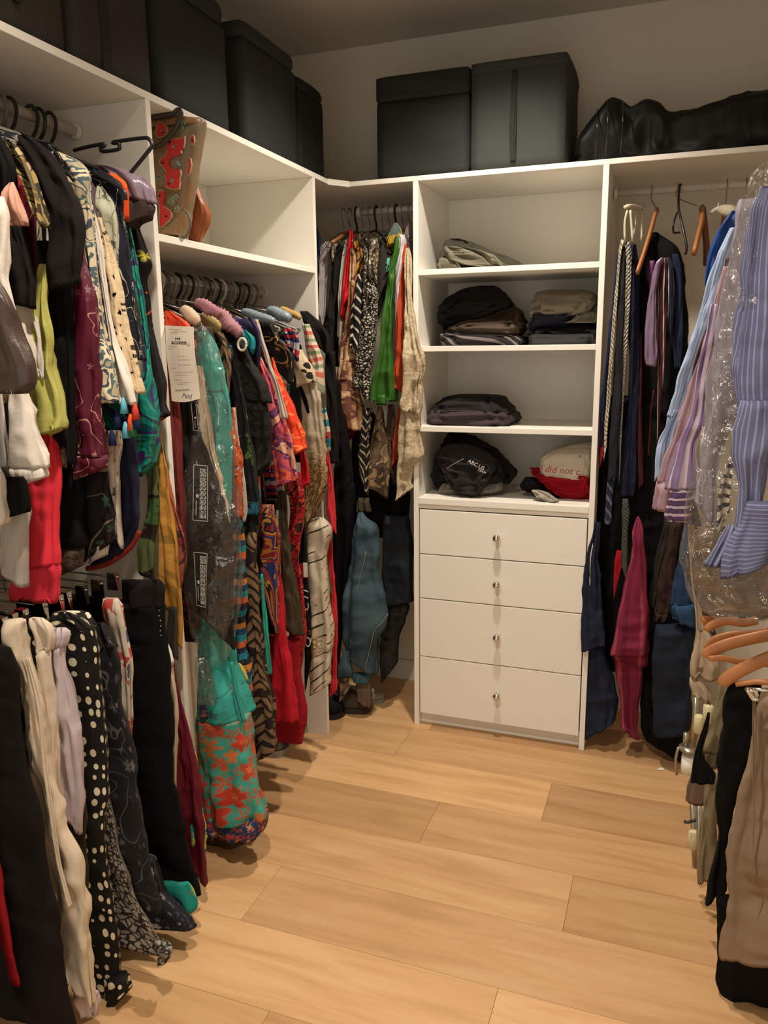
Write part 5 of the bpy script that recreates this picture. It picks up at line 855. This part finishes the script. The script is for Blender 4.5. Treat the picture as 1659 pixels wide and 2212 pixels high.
shirtR('shirt', 'lilac-grey business shirt with striped cuff inside the clear bag', GREYL, [('sleeve', 'b', [(360, 1460, 1800), (480, 1410, 1800), (700, 1352, 1700), (1000, 1290, 1600), (1500, 1212, 1520), (1900, 1150, 1480), (2212, 1102, 1460)]), ('lower_sleeve', 'c', [(0, 1096, 1420), (250, 1050, 1360), (450, 1024, 1280), (700, 1012, 1240), (900, 1014, 1225), (1060, 1024, 1212), (1085, 1060, 1200)]), ('inner_cuff', 'c', [(430, 1330, 1370), (600, 1270, 1350), (740, 1226, 1340), (850, 1220, 1335), (1000, 1215, 1310), (1080, 1222, 1250)], {'mat': GST, 'dy': -.03, 'thick': .02, 'lab': 'black and cream striped inner cuff'})], -1.08, thick=.06, fold=.008)
PINS = C('#5c5f7d', 'stripe', ('#8083a0',), 130, thr=.28)
PINH = C('#5c5f7d', 'stripe', ('#7d80a0',), 130, thr=.3, rot=1.57)
shirtR('shirt', 'blue-grey pinstriped shirt nearest the camera on the right rack', PINS, [('shoulder', 'b', [(250, 1560, 1900), (420, 1480, 1900), (700, 1420, 1900), (1000, 1400, 1900), (1300, 1365, 1900), (1600, 1330, 1900), (1900, 1330, 1900), (2212, 1400, 1900)], {'fold': .012}), ('sleeve', 'c', [(-60, 1440, 1700), (200, 1410, 1690), (450, 1378, 1660), (700, 1360, 1650), (900, 1330, 1650), (1050, 1290, 1650)], {'dy': -.03, 'thick': .05, 'fold': .012}), ('cuff', 'c', [(800, 1450, 1800), (1000, 1390, 1800), (1150, 1330, 1800), (1300, 1300, 1700), (1420, 1308, 1600), (1446, 1340, 1540)], {'dy': -.05, 'mat': PINH, 'thick': .05}), ('tail', 'c', [(1000, 1300, 1420), (1150, 1220, 1380), (1280, 1150, 1320), (1355, 1110, 1280)], {'dy': -.02})], -1.2, thick=.06, fold=.009)
GR('jacket', 'jacket', 'taupe jacket seen through the clear bag below the shirts', C('#54402f'), [('front', 'c', [(1020, 1040, 1800), (1150, 1020, 1800), (1300, 1010, 1800), (1500, 1030, 1800), (1650, 1060, 1800), (1760, 1100, 1800)])], -.98, thick=.06)
CRM = C('#a8957d')
GR('trousers', 'trousers', 'cream trousers with rounded folded hem on the right rack', CRM, [('leg', 'c', [(1000, 975, 1020), (1200, 985, 1040), (1500, 1005, 1066), (1700, 1030, 1085), (1900, 1040, 1110), (2100, 1010, 1125), (2212, 992, 1140)], {'thick': .05}), ('fold_top', 'd', [(150, 640, 735), (200, 630, 748), (260, 622, 760), (320, 610, 762), (360, 605, 758), (400, 612, 745)], {'thick': .07, 'dy': -.01}), ('fold_bottom', 'd', [(395, 606, 640), (430, 608, 690), (470, 622, 730), (510, 650, 728), (542, 695, 722)], {'thick': .06})], -.90)
OLV = C('#7d7055')
GR('trousers', 'trousers', 'khaki trousers hanging upside down with belt loops at the bottom', OLV, [('leg', 'd', [(420, 762, 850), (480, 752, 845), (560, 735, 825), (650, 712, 800), (730, 680, 780), (780, 660, 765)]), ('waistband', 'd', [(770, 656, 765), (800, 650, 758), (850, 660, 745), (872, 690, 730)], {'thick': .045}), ('second_leg', 'd', [(900, 690, 770), (1050, 668, 752), (1250, 662, 745), (1400, 660, 735), (1475, 668, 700)], {'dy': .06})], -.95, thick=.035)
GR('shirt', 'shirt', 'taupe shirt tail hanging below the castor wheel', C('#6a5444'), [('tail', 'd', [(890, 612, 700), (950, 595, 730), (1000, 588, 742), (1045, 584, 742), (1056, 600, 735)])], -.86, thick=.02)
GR('belt', 'belt', 'black strap with buckle looped around the khaki trousers', BLACK, [('strap', 'd', [(580, 700, 712), (650, 680, 700), (740, 650, 676), (800, 632, 668), (850, 620, 700), (900, 612, 740), (950, 608, 735)])], -1.0, thick=.012)
GR('trousers', 'trousers', 'black trousers between the khaki and tan pairs on the rack', BLACK, [('leg', 'd', [(420, 830, 960), (500, 805, 955), (650, 785, 930), (800, 758, 905), (1000, 740, 870), (1200, 748, 830), (1350, 715, 815), (1480, 685, 800), (1560, 690, 780)])], -1.04, thick=.05)
TAN = C('#85705c')
GR('trousers', 'trousers', 'tan trousers at the right edge with creased leg and pleats', TAN, [('leg', 'd', [(455, 955, 1300), (520, 940, 1300), (650, 925, 1250), (800, 895, 1230), (1000, 850, 1200), (1200, 825, 1200), (1400, 800, 1200), (1600, 782, 1180), (1720, 766, 1180), (1790, 766, 1175), (1865, 770, 1165)], {'thick': .06, 'fold': .01, 'n': 44}), ('seam', 'd', [(480, 935, 955), (700, 935, 948), (1000, 890, 905), (1300, 855, 870), (1600, 830, 842)], {'dy': -.034, 'thick': .006})], -1.15)
GR('skirt', 'skirt', 'black skirt below the tan trousers at the right edge', BLACK, [('side', 'd', [(1540, 750, 1300), (1700, 750, 1300), (1860, 748, 1300), (1980, 732, 1300), (2040, 760, 1300), (2090, 860, 1300), (2115, 960, 1250)])], -1.07, thick=.06)
# clear bag over the nearest shirts
bag = GR('garment_bag', 'garment bag', 'clear plastic bag over the shirts at the right edge of the photo', FILM, [('film', 'b', [(20, 1650, 2000), (150, 1520, 2000), (260, 1450, 2000), (400, 1402, 1980), (900, 1290, 1900), (1500, 1200, 1860), (2212, 1092, 1800)]), ('lower_film', 'c', [(-40, 1090, 1800), (300, 1040, 1800), (700, 1005, 1800), (1100, 980, 1800), (1400, 955, 1800), (1560, 950, 1800), (1640, 985, 1800), (1700, 1040, 1800), (1770, 1180, 1800)])], -1.16, thick=.2, fold=.012, wr=.004, n=48, crisp=False)
# wooden hangers on the lower rack rail, seen end on
WPTS = [('wooden hanger on top of the rack hanger bundle', -.98, ((672, 105), (720, 70), (800, 50), (900, 75)), .011), ('wooden hanger with small peg hole second in the bundle', -1.02, ((690, 150), (730, 120), (800, 100), (890, 110), (960, 95)), .010),
  ('wooden hanger with slim pale bar in the bundle', -1.06, ((690, 245), (740, 200), (830, 175), (940, 168), (1030, 150)), .009), ('glossy wooden hanger curved like a bow in the bundle', -1.10, ((690, 290), (715, 262), (800, 225), (920, 195), (1040, 172)), .013),
  ('orange wooden hanger bar below the bowed hanger', -1.12, ((705, 298), (780, 296), (860, 312), (960, 320), (1040, 330)), .007), ('lowest wooden hanger holding the tan trousers', -1.17, ((778, 435), (800, 405), (880, 355), (960, 318), (1050, 282)), .014)]
for lb, yy, P, r in WPTS:
    Q = [dpx(x, y, yy) for x, y in P]; e = empty('wooden_hanger', Q[1], lb, 'hanger')
    tube('arm', Q, [r*.8]+[r]*(len(Q)-1), WOODH, e, 12, 5, sx=.4)
    hx = 1.56; top = Q[-1]; tube('hook', [top, np.array([hx-.01, yy, .96]), np.array([hx-.019, yy, .985]), np.array([hx, yy, 1.005]), np.array([hx+.018, yy, .99])], .0018, WIRE, e, 6, 3)
    if 'tan' in lb: tube('trouser_bar', [dpx(845, 432, yy), dpx(950, 420, yy), dpx(1060, 425, yy)], .006, WOODH, e, 8, 2)
    if 'peg' in lb: lathe('peg', dpx(727, 155, yy-.014), [(.006, 0), (.006, -.01), (.003, -.012)], plain('peg_dark', '#2c1a10', .5), e, 10, 1)
e = empty('clip_hanger', dpx(930, 470, -1.2), 'chrome trouser clip gripping the tan trousers', 'hanger')
tube('bar', [dpx(900, 455, -1.2), dpx(1000, 462, -1.2), dpx(1060, 468, -1.2)], .004, CHROME, e, 8)
tube('clip', [dpx(905, 452, -1.21), dpx(925, 485, -1.21), dpx(940, 508, -1.21), dpx(965, 510, -1.21)], .005, CHROME, e, 8, 2); tube('clip_arm', [dpx(915, 462, -1.215), dpx(950, 470, -1.215), dpx(960, 495, -1.215)], .0035, CHROME, e, 8, 2)

# ------------------------------------------------------------------ folded clothes on the open shelves
def fold(name, cat, label, mat, fr, rows, y=.04, thick=.28, extra=(), p=.42, **kw):
    kw['crisp'] = False; kw.setdefault('wc', 3); kw.setdefault('fold', .007); kw.setdefault('wr', .0045); kw.setdefault('dv', .005); kw.setdefault('n', 64)
    parts = [('body', fr, rows, {'push': thick/2})]
    for e_ in extra:
        o = dict(e_[3]) if len(e_) > 3 else {}; th = o.get('thick', .1); o['push'] = th/2; parts.append((e_[0], e_[1], e_[2], o))
    return G(name, cat, label, y, mat, parts, None, thick, p=p, grow=False, **kw)
OG = C('#35342a'); LG = C('#676353')
fold('jacket', 'jacket', 'folded olive-grey jacket rolled on the top open shelf', OG, 's', [(594, 262, 330), (612, 235, 410), (650, 215, 490), (700, 205, 620), (760, 196, 760), (820, 192, 846), (862, 192, 856)],
     extra=[('pale_fold', 's', [(690, 280, 410), (712, 270, 520), (750, 275, 640), (790, 300, 690), (830, 380, 760), (850, 520, 770)], {'mat': LG, 'thick': .05, 'dy': -.012, 'lab': 'paler grey fold'}), ('lower_roll', 's', [(772, 252, 312), (795, 238, 370), (830, 230, 400), (862, 228, 420)], {'mat': LG, 'thick': .05, 'dy': -.018, 'lab': 'paler grey rolled edge'})], wr=.002)
fold('jumper', 'jumper', 'black jumper heaped on the left pile of the second shelf', C('#100f10'), 's', [(978, 490, 615), (1000, 400, 655), (1040, 320, 690), (1085, 262, 716), (1130, 220, 748), (1190, 198, 660), (1250, 190, 520), (1300, 195, 380), (1335, 205, 270)], y=.045)
fold('trousers', 'trousers', 'taupe folded trousers beneath the heaped black jumper', C('#46392f'), 's', [(1140, 730, 790), (1170, 680, 830), (1230, 540, 852), (1290, 360, 862), (1335, 290, 858), (1370, 380, 840), (1402, 560, 800)], y=.06, thick=.26)
fold('jumper', 'jumper', 'dark striped jumper at the bottom of the left pile on the second shelf', C('#1d181a', 'stripe', ('#6a6260',), 30, rot=.9, thr=.3), 's', [(1330, 210, 420), (1360, 212, 640), (1400, 218, 860), (1440, 222, 876), (1466, 226, 876)], y=.05)
fold('jumper', 'jumper', 'fluffy pale grey jumper on top of the right pile on the second shelf', C('#7d7666', bs=.8), 's', [(1012, 1080, 1310), (1030, 1010, 1380), (1070, 965, 1405), (1120, 935, 1420), (1170, 920, 1400), (1215, 915, 1330), (1248, 925, 1010)], y=.05, thick=.26)
fold('jumper', 'jumper', 'navy folded jumper with white panel in the right pile', C('#1c1e2c'), 's', [(1185, 1000, 1330), (1220, 925, 1330), (1270, 915, 1290), (1320, 918, 1150), (1362, 930, 990)], y=.045, thick=.27,
     extra=[('white_panel', 's', [(1190, 1330, 1430), (1215, 1310, 1466), (1250, 1280, 1470), (1285, 1200, 1440)], {'mat': C('#7a7466'), 'thick': .2, 'dy': .005, 'lab': 'pale grey panel'})])
fold('jumper', 'jumper', 'black folded jumper third in the right pile of the second shelf', C('#121013'), 's', [(1285, 1260, 1440), (1315, 1120, 1470), (1350, 940, 1476), (1392, 922, 1478)], y=.05)
fold('jumper', 'jumper', 'charcoal folded jumper at the bottom of the right pile', C('#2a2a2c'), 's', [(1365, 900, 1460), (1390, 892, 1474), (1430, 890, 1474), (1460, 900, 1470)], y=.045)
fold('t_shirt', 't-shirt', 'faded plum folded t-shirts alone on the third shelf', C('#3a3036'), 't', [(212, 300, 440), (235, 180, 560), (262, 132, 740), (300, 116, 798), (340, 118, 798), (368, 130, 770)], y=.02, thick=.3, extra=[('dark_top', 't', [(128, 340, 560), (142, 250, 660), (175, 190, 700), (215, 150, 735), (255, 124, 770), (275, 150, 790)], {'mat': C('#1c1719'), 'thick': .27, 'dy': .02, 'lab': 'near-black upper fold'})])
JK = C('#221e20'); 
t = fold('jacket', 'jacket', 'black jacket with white lettering crumpled on the lowest open shelf', C('#141113'), 't', [(440, 230, 390), (470, 205, 470), (530, 195, 560), (600, 180, 660), (680, 160, 720), (760, 152, 740), (830, 165, 680), (890, 200, 560)], y=.06, thick=.26, wr=.005,
     extra=[('front_panel', 't', [(505, 330, 450), (540, 240, 540), (600, 195, 640), (660, 205, 664), (720, 235, 660), (780, 262, 630), (840, 310, 590), (890, 380, 545), (916, 440, 500)], {'mat': JK, 'thick': .06, 'dy': -.02, 'p': .6}), ('sleeve', 't', [(548, 560, 640), (600, 600, 720), (650, 660, 752), (710, 650, 790), (765, 645, 834), (800, 660, 800), (832, 690, 770)], {'thick': .14, 'dy': .01, 'p': .6})])
def tp(x, y, yy): return px(880+x/3.6065, 820+y/3.6065, 1, yy)
text('lettering', 'ABC.US', .0205, tp(466, 642, .010), tp(630, 712, .012)-tp(470, 628, .012), tp(470, 600, .012)-tp(470, 640, .012), WHP, t, .0004, .1)
text('lettering', 'TEAM', .013, tp(545, 705, .012), tp(630, 712, .012)-tp(470, 628, .012), tp(470, 600, .012)-tp(470, 640, .012), WHP, t, .0004, .1)
tube('piping', [tp(305, 695, .013), tp(370, 652, .011), tp(440, 615, .013)], .0014, C('#8a8486'), t, 6, 3)
fold('t_shirt', 't-shirt', 'grey-white t-shirt flattened under the lettered black jacket', C('#6f6a60'), 't', [(835, 640, 680), (850, 200, 700), (875, 188, 706), (900, 190, 690), (920, 210, 640)], y=.03, thick=.28)
t = fold('t_shirt', 't-shirt', 'white t-shirt with red italic lettering on top of a red one', C('#c6bdab'), 't', [(522, 1385, 1425), (548, 1230, 1430), (585, 1100, 1432), (625, 1015, 1430), (690, 990, 1424), (750, 984, 1416), (790, 1010, 1410), (816, 1160, 1404)], y=.035, thick=.27, wr=.0016, fold=.002)
RL = plain('lettering_red', '#7d1418', .7)
text('lettering', 'I did not c', .0345, tp(1025, 716, .002), tp(1420, 745, .024)-tp(1030, 712, .024), (0, 0, 1), RL, t, .0005, .25, 1.0)
lathe('collar_tag', tp(1345, 595, .028), [(.004, 0), (.004, -.002)], C('#5a5a68'), t, 10, 1)
fold('t_shirt', 't-shirt', 'bright red folded t-shirt beneath the white lettered one', C('#96061a'), 't', [(728, 900, 990), (755, 905, 1200), (790, 945, 1408), (850, 1010, 1410), (910, 1075, 1410), (955, 1160, 1408), (980, 1210, 1385)], y=.03, thick=.28)
t = fold('t_shirt', 't-shirt', 'black folded t-shirt with white edge beneath the red one', C('#161214'), 't', [(795, 880, 930), (830, 858, 980), (880, 856, 1060), (915, 920, 1150), (945, 980, 1200), (965, 1080, 1240)], y=.05, thick=.24, extra=[('white_edge', 't', [(866, 968, 1010), (890, 980, 1075), (930, 1020, 1130), (955, 1060, 1170)], {'mat': C('#9a9284'), 'thick': .05, 'dy': -.012, 'lab': 'white turned edge'})])

# ------------------------------------------------------------------ storage boxes and bags on the top shelves
def softbox(name, a, b, mat, parent, bulge=.006, bev=.012, seed=0):
    a = np.array(a, float); b = np.array(b, float); bm = bmesh.new(); bmesh.ops.create_cube(bm, size=1)
    bmesh.ops.subdivide_edges(bm, edges=bm.edges[:], cuts=9, use_grid_fill=True)
    c = (a+b)/2; h = (b-a)/2; r = random.Random(seed); f = [r.uniform(2, 5) for _ in range(6)]
    V = []
    for v in bm.verts:
        q = np.array(v.co)*2; d = np.ones(3)
        inner = np.clip(np.abs(q)*h-(h-bev), 0, bev); k = np.linalg.norm(inner)
        p_ = q*h
        core = np.clip(p_, -(h-bev), h-bev); dd = p_-core; l = np.linalg.norm(dd)
        if l > 1e-6: p_ = core+dd/l*bev
        for ax in range(3):
            o = [i for i in range(3) if i != ax]
            if abs(q[ax]) > .99: p_[ax] += math.copysign(bulge, q[ax])*(1-q[o[0]]**2)*(1-q[o[1]]**2)*(1+.6*math.sin(f[ax]*q[o[0]]+f[ax+3]*q[o[1]]))*(-1 if (ax == 2 and q[2] < 0) else 1)
        V.append(c+p_)
    bm.verts.index_update(); F = [[v.index for v in f_.verts] for f_ in bm.faces]; bm.free()
    V = np.array(V); V[:, 2] = np.maximum(V[:, 2], a[2])
    return mesh(name, V, F, mat, parent, True)
def canvas(name, col, sc=1): return plain(name, col, .75, noise_amt=.12, nsc=9*sc, bump=.4, spec=.3)
K1 = canvas('box_fabric_dark', '#242725'); K2 = canvas('box_fabric_mid', '#3b3d3d'); K3 = canvas('box_fabric_black', '#161716'); K4 = canvas('box_fabric_grey', '#363a37')
HZ = H+.001
def storage(label, a, b, mat, lid=.06, lidr=.03, handle=None, seed=1):
    e = empty('storage_box', ((a[0]+b[0])/2, (a[1]+b[1])/2, HZ), label, 'box')
    softbox('body', a, (b[0], b[1], b[2]-(lid-.004 if lid else 0)), mat, e, .006, .008, seed)
    if lid: softbox('lid', (a[0]-.003, a[1]-.003, b[2]-lid), (b[0]+.003, b[1]+.003, b[2]), mat, e, .005, lidr, seed+3)
    return e
D1 = -.335
storage('dark grey lidded fabric box nearest the corner of the left shelf but one', (D1, -.598, HZ), (-.03, -.250, 2.456), K1, .062, .035, seed=2)
storage('black shorter fabric box in the corner at the end of the left shelf', (D1, -.228, HZ), (-.034, -.020, 2.412), K3, .05, .035, seed=3)
storage('dark green-grey lidded fabric box above the open shelf and tote', (D1, -1.022, HZ), (-.03, -.696, 2.45), K1, .07, .03, seed=4)
t = storage('grey fabric box with vertical strap left of the panel top', (D1, -1.325, HZ), (-.03, -1.06, 2.44), canvas('box_fabric_warm', '#33312e'), 0, seed=5)
box('strap', (-.0305, -1.245, HZ+.01), (-.0225, -1.215, 2.43), canvas('strap_dark', '#232222'), t, .001)
t = empty('storage_bag', (-.17, -1.52, HZ), 'brown-grey patterned storage bag at the top left corner of the photo', 'bag')
softbox('body', (D1, -1.66, HZ), (-.035, -1.335, 2.43), plain('bag_woven', '#2f2b25', .8, noise_amt=.35, nsc=14, bump=.5), t, .014, .03, 6)
tube('handle', [(-.024, -1.49, 2.16), (-.014, -1.49, 2.25), (-.024, -1.49, 2.36)], .008, BLKP, t, 8, 3)
t = storage('black fabric box with lid left of the grey strapped box on the back shelf', (.149, .032, HZ), (.489, .36, 2.449), K1, .09, .014, seed=7)
t = storage('mid grey fabric box with central strap on the back shelf', (.497, .032, HZ), (.820, .37, 2.448), K4, 0, seed=8)
softbox('lid', (.4945, .028, 2.412), (.8225, .373, 2.452), K4, t, .004, .012, 9)
c0 = px(1113, 152, 1, .024); c1 = px(1108, 350, 1, .024)
loft('strap', [c0+np.array([-.012, 0, 0]), (c0+c1)/2+np.array([-.013, -.006, 0]), c1+np.array([-.010, 0, 0])], [c0+np.array([.010, 0, 0]), (c0+c1)/2+np.array([.008, -.006, 0]), c1+np.array([.008, 0, 0])], canvas('strap_grey', '#1f2220'), t, thick=.004, fold=.001)
# black holdall
BB = plain('holdall_nylon', '#0a0a0a', .55, noise_amt=.1, bump=.2, spec=.35)
hb = empty('holdall', (1.2, .14, HZ), 'slumped shiny black holdall with piping lying on the right of the back shelf', 'bag')
colz = [(1232, 322, 338), (1242, 290, 336), (1262, 258, 336), (1285, 226, 336), (1308, 204, 334), (1340, 206, 332), (1362, 222, 330), (1385, 208, 330), (1410, 206, 329), (1440, 224, 328), (1475, 222, 326), (1520, 210, 324), (1570, 200, 322), (1620, 192, 318), (1660, 186, 316), (1720, 182, 314), (1760, 210, 312)]
Lb, Rb = [], []
for x, yt, yb in colz:
    tpq = px(x, yt, 1, .08); Lb.append(np.array([tpq[0], .14, HZ+.004])); Rb.append(np.array([tpq[0], .14, max(tpq[2], HZ+.02)]))
loft('body', Lb, Rb, BB, hb, thick=.23, n=56, dv=.008, fold=.010, fk=3, p=.75, wr=.004, grow=False, tcap=.05)
for k in (3, 4, 5):
    b_, t_ = Lb[k], Rb[k]; h = t_[2]-b_[2]; x = t_[0]+.004
    tube('piping', [(x+.012*math.sin(f*3.1), .14-.118*math.sin(f*math.pi)**.6, b_[2]+h*(1-f)*.98+.002) for f in np.linspace(0.02, .9, 9)], .0022, plain('piping_vinyl', '#1f1f20', .25, spec=.7), hb, 7, 3)

# ------------------------------------------------------------------ tote bag in the open compartment
TAN_L = '#7d5c3c'
def totemat():
    k = NT('painted_leather'); u = k.uv(); uu = k.warp(u, .03, 16)
    n1 = k.noise(uu, 13, 1, .4, .8); r1 = k.noise(k.uv((1.1, 1, 1)), 34, 2, .5, 3.5); base = k.ramp(k.noise(u, 5, 3), [(.4, '#8d6036'), (.62, '#7d6a50')], 'LINEAR')
    c = k.mix(k.math('LESS_THAN', k.math('ABSOLUTE', k.math('SUBTRACT', r1, .5)), .012), base, lin('#5f8d7d'))
    k.put(k.b.inputs['Base Color'], c); k.b.inputs['Roughness'].default_value = .5; k.bump(k.noise(u, 60, 3), .25, .001); return k.m
TM = totemat(); TL = plain('tan_leather', '#8d4a22', .5, noise_amt=.12, nsc=12, bump=.2); TD = plain('dark_leather_strap', '#3a2d24', .5)
yt = -.985
tb = empty('tote_bag', (-.03, yt, 1.7835), 'painted tan leather tote with coral flowers and turquoise scrolls on the open shelf', 'bag')
def tq(x, y, yy=yt): return px(300+x/3.6065, 180+y/3.6065, 1, yy)
rowsT = [(262, 345, 446), (320, 200, 440), (420, 150, 428), (600, 128, 404), (800, 140, 382), (1000, 152, 356), (1100, 158, 345), (1180, 164, 325)]
loft('body', [np.array([-.20, yt+.03, tq(r[2], r[0])[2]]) for r in rowsT], [tq(r[2], r[0], yt)+np.array([0, .03, 0]) for r in rowsT], TM, tb, thick=.085, n=44, fold=.004, fk=4, p=.55, grow=False)
loft('top_band', [np.array([-.13, yt+.03, tq(446, 246)[2]]), np.array([-.14, yt+.03, tq(446, 275)[2]]), np.array([-.14, yt+.03, tq(446, 310)[2]])], [tq(420, 242)+np.array([0, .03, 0]), tq(446, 262)+np.array([0, .03, 0]), tq(442, 315)+np.array([0, .03, 0])], plain('band_leather', '#8d6440', .5, bump=.2), tb, thick=.095, p=.6, fold=.002, grow=False)
rowsF = [(680, 388, 402), (760, 376, 436), (860, 368, 484), (960, 362, 538), (1030, 360, 556), (1090, 366, 548), (1150, 380, 522), (1200, 388, 506), (1236, 392, 490)]
loft('side_gusset', [tq(r[1], r[0], yt+.10) for r in rowsF], [tq(r[2], r[0], yt+.10) for r in rowsF], TL, tb, thick=.07, p=.6, fold=.004, grow=False)
def patch(name, P, d, mat, grow=0):
    P = np.array(P, float); c = P.mean(0); Q = c+(P-c)*(1+grow) if not grow else P+(P-c)/np.linalg.norm(P-c, axis=1)[:, None]*grow
    f = [tq(x, y_, yt-d) for x, y_ in Q]; n_ = len(f); V = f+[p_+np.array([0, .006, 0]) for p_ in f]
    mesh(name, V, [list(range(n_))[::-1], list(range(n_, 2*n_))]+[[i, (i+1) % n_, n_+(i+1) % n_, n_+i] for i in range(n_)], mat, tb)
CORAL = plain('coral_paint', '#c0302c', .5, noise_amt=.1, nsc=40); EDGE = plain('painted_edge', '#a8906f', .6); AQUA = plain('aqua_paint', '#6f9f8d', .5); PLUM = plain('plum_paint', '#201838', .5)
FLW = [[(230, 452), (262, 436), (300, 434), (330, 428), (352, 415), (350, 470), (342, 505), (318, 520), (325, 548), (300, 562), (262, 566), (240, 585), (230, 612), (236, 645), (258, 668), (290, 672), (316, 668), (322, 700), (312, 740), (316, 770), (310, 816), (270, 822), (228, 812), (206, 790), (212, 752), (206, 715), (216, 688), (196, 660), (166, 625), (162, 606), (180, 580), (210, 564), (222, 530), (216, 490)],
  [(150, 300), (178, 308), (206, 330), (213, 360), (205, 392), (180, 412), (150, 416), (135, 400), (140, 350)], [(152, 842), (175, 834), (190, 846), (193, 890), (184, 930), (190, 960), (222, 978), (244, 1005), (248, 1035), (232, 1065), (205, 1085), (182, 1112), (164, 1118), (160, 1070), (162, 1030), (166, 985), (158, 930)],
  [(412, 402), (424, 412), (426, 450), (418, 474), (408, 462), (404, 430)], [(392, 585), (400, 590), (402, 640), (394, 690), (384, 712), (378, 690), (386, 640)]]
for P in FLW: patch('painted_border', P, .0195, EDGE, 9); patch('painted_flower', P, .0210, CORAL, 0)
for x, y_, r_ in ((267, 492, 20), (303, 622, 17), (258, 757, 21), (176, 370, 11)):
    patch('painted_leaf', [(x+r_*(1 if i % 2 else .32)*math.cos(i*.7854+.3), y_+r_*(1 if i % 2 else .32)*math.sin(i*.7854+.3)) for i in range(8)], .0222, AQUA)
for x, y_ in ((184, 618), (211, 1036), (237, 460), (230, 782), (160, 878), (185, 384), (415, 445)):
    patch('painted_dot', [(x+9*math.cos(i*.785), y_+9*math.sin(i*.785)) for i in range(8)], .0222, PLUM)
for cx, cy in ((350, 312), (285, 880), (245, 925), (150, 735), (330, 345), (290, 975)):
    tube('painted_scroll', [tq(cx+(4+2.6*i)*math.cos(i*.85+cx), cy+(4+2.6*i)*math.sin(i*.85+cx), yt-.019) for i in range(10)], .0011, AQUA, tb, 5, 2)
tube('handle', [tq(105, 268, yt-.03), tq(180, 250, yt-.03), tq(270, 228, yt-.03), tq(306, 206, yt-.03), tq(328, 225, yt-.03), tq(318, 280, yt-.03), tq(280, 360, yt-.03), tq(200, 455, yt-.03), tq(120, 500, yt-.03)], .0062, TD, tb, 8, 4)
tube('handle', [tq(345, 985, yt-.02), tq(385, 1020, yt-.02), tq(402, 1090, yt-.02), tq(385, 1160, yt-.02), tq(345, 1205, yt-.02), tq(310, 1190, yt-.02)], .0032, plain('grey_cord', '#6a6258', .6), tb, 8, 4)

# ------------------------------------------------------------------ shoes on the floor under the clothes
def shoe(label, pos, ang, col, ln=.26, w_=.05, hi=.075, sole='#8d8578', cat='shoe'):
    e = empty('shoe', (pos[0], pos[1], 0), label, cat); ca, sa = math.cos(ang), math.sin(ang)
    S = np.linspace(0, 1, 22); m = len(S); n = 18; V = []
    wd = lambda s: w_*(.72+.5*math.sin(s*3.1)**.8*(.55+.45*s))*(1 if s < .9 else math.sqrt(max(.05, 1-((s-.9)/.105)**2)))*(1 if s > .08 else (.7+.3*s/.08))
    hg = lambda s: hi*(1.0-.12*s-.55*max(0, s-.35)/.65)
    for s in S:
        for j in range(n):
            a = math.pi*j/(n-1); x = s*ln-ln/2; yv = wd(s)*math.cos(a)*(1 if j not in (0,) else 1); z = .022+hg(s)*math.sin(a)**.7*(1-.25*(s < .38)*(math.sin(a) > .9))
            V.append((pos[0]+x*ca-yv*sa, pos[1]+x*sa+yv*ca, z))
    F = [[i*n+j, i*n+j+1, (i+1)*n+j+1, (i+1)*n+j] for i in range(m-1) for j in range(n-1)]+[list(range(n)), [(m-1)*n+j for j in range(n-1, -1, -1)]]+[[i*n, (i+1)*n, (i+1)*n+n-1, i*n+n-1] for i in range(m-1)]
    mesh('upper', V, F, C(col), e, True)
    V = []
    for z in (.001, .024):
        for sgn in (1, -1):
            for s in (S if sgn > 0 else S[::-1]):
                x = s*ln*1.02-ln*.51; yv = sgn*(wd(s)+.004); V.append((pos[0]+x*ca-yv*sa, pos[1]+x*sa+yv*ca, z))
    k = 2*m; F = [[i, (i+1) % k, (i+1) % k+k, i+k] for i in range(k)]+[list(range(k))[::-1], list(range(k, 2*k))]
    mesh('sole', V, F, plain('shoe_sole_'+sole[1:], sole, .7), e)
    return e
def fl_(x, y): return px(x, y, 2, .03)
shoe('grey trainer under the frayed red dress', fl_(560, 1600), .0, '#4f4a42', .24)
shoe('grey trainer beside the end panel under the red skirt', fl_(606, 1556), .1, '#59534a', .24)
shoe('white trainer toe on the floor below the denim jacket', fl_(775, 1500), .35, '#a39c90', .22, .04, .05)
shoe('black boot on the floor left of the denim jacket', fl_(690, 1520), -.3, '#121112', .24, .045, .12, '#141313')
shoe('taupe suede boot on the floor below the denim cuff', fl_(745, 1515), .1, '#4a3f36', .22, .045, .09, '#2a2420')
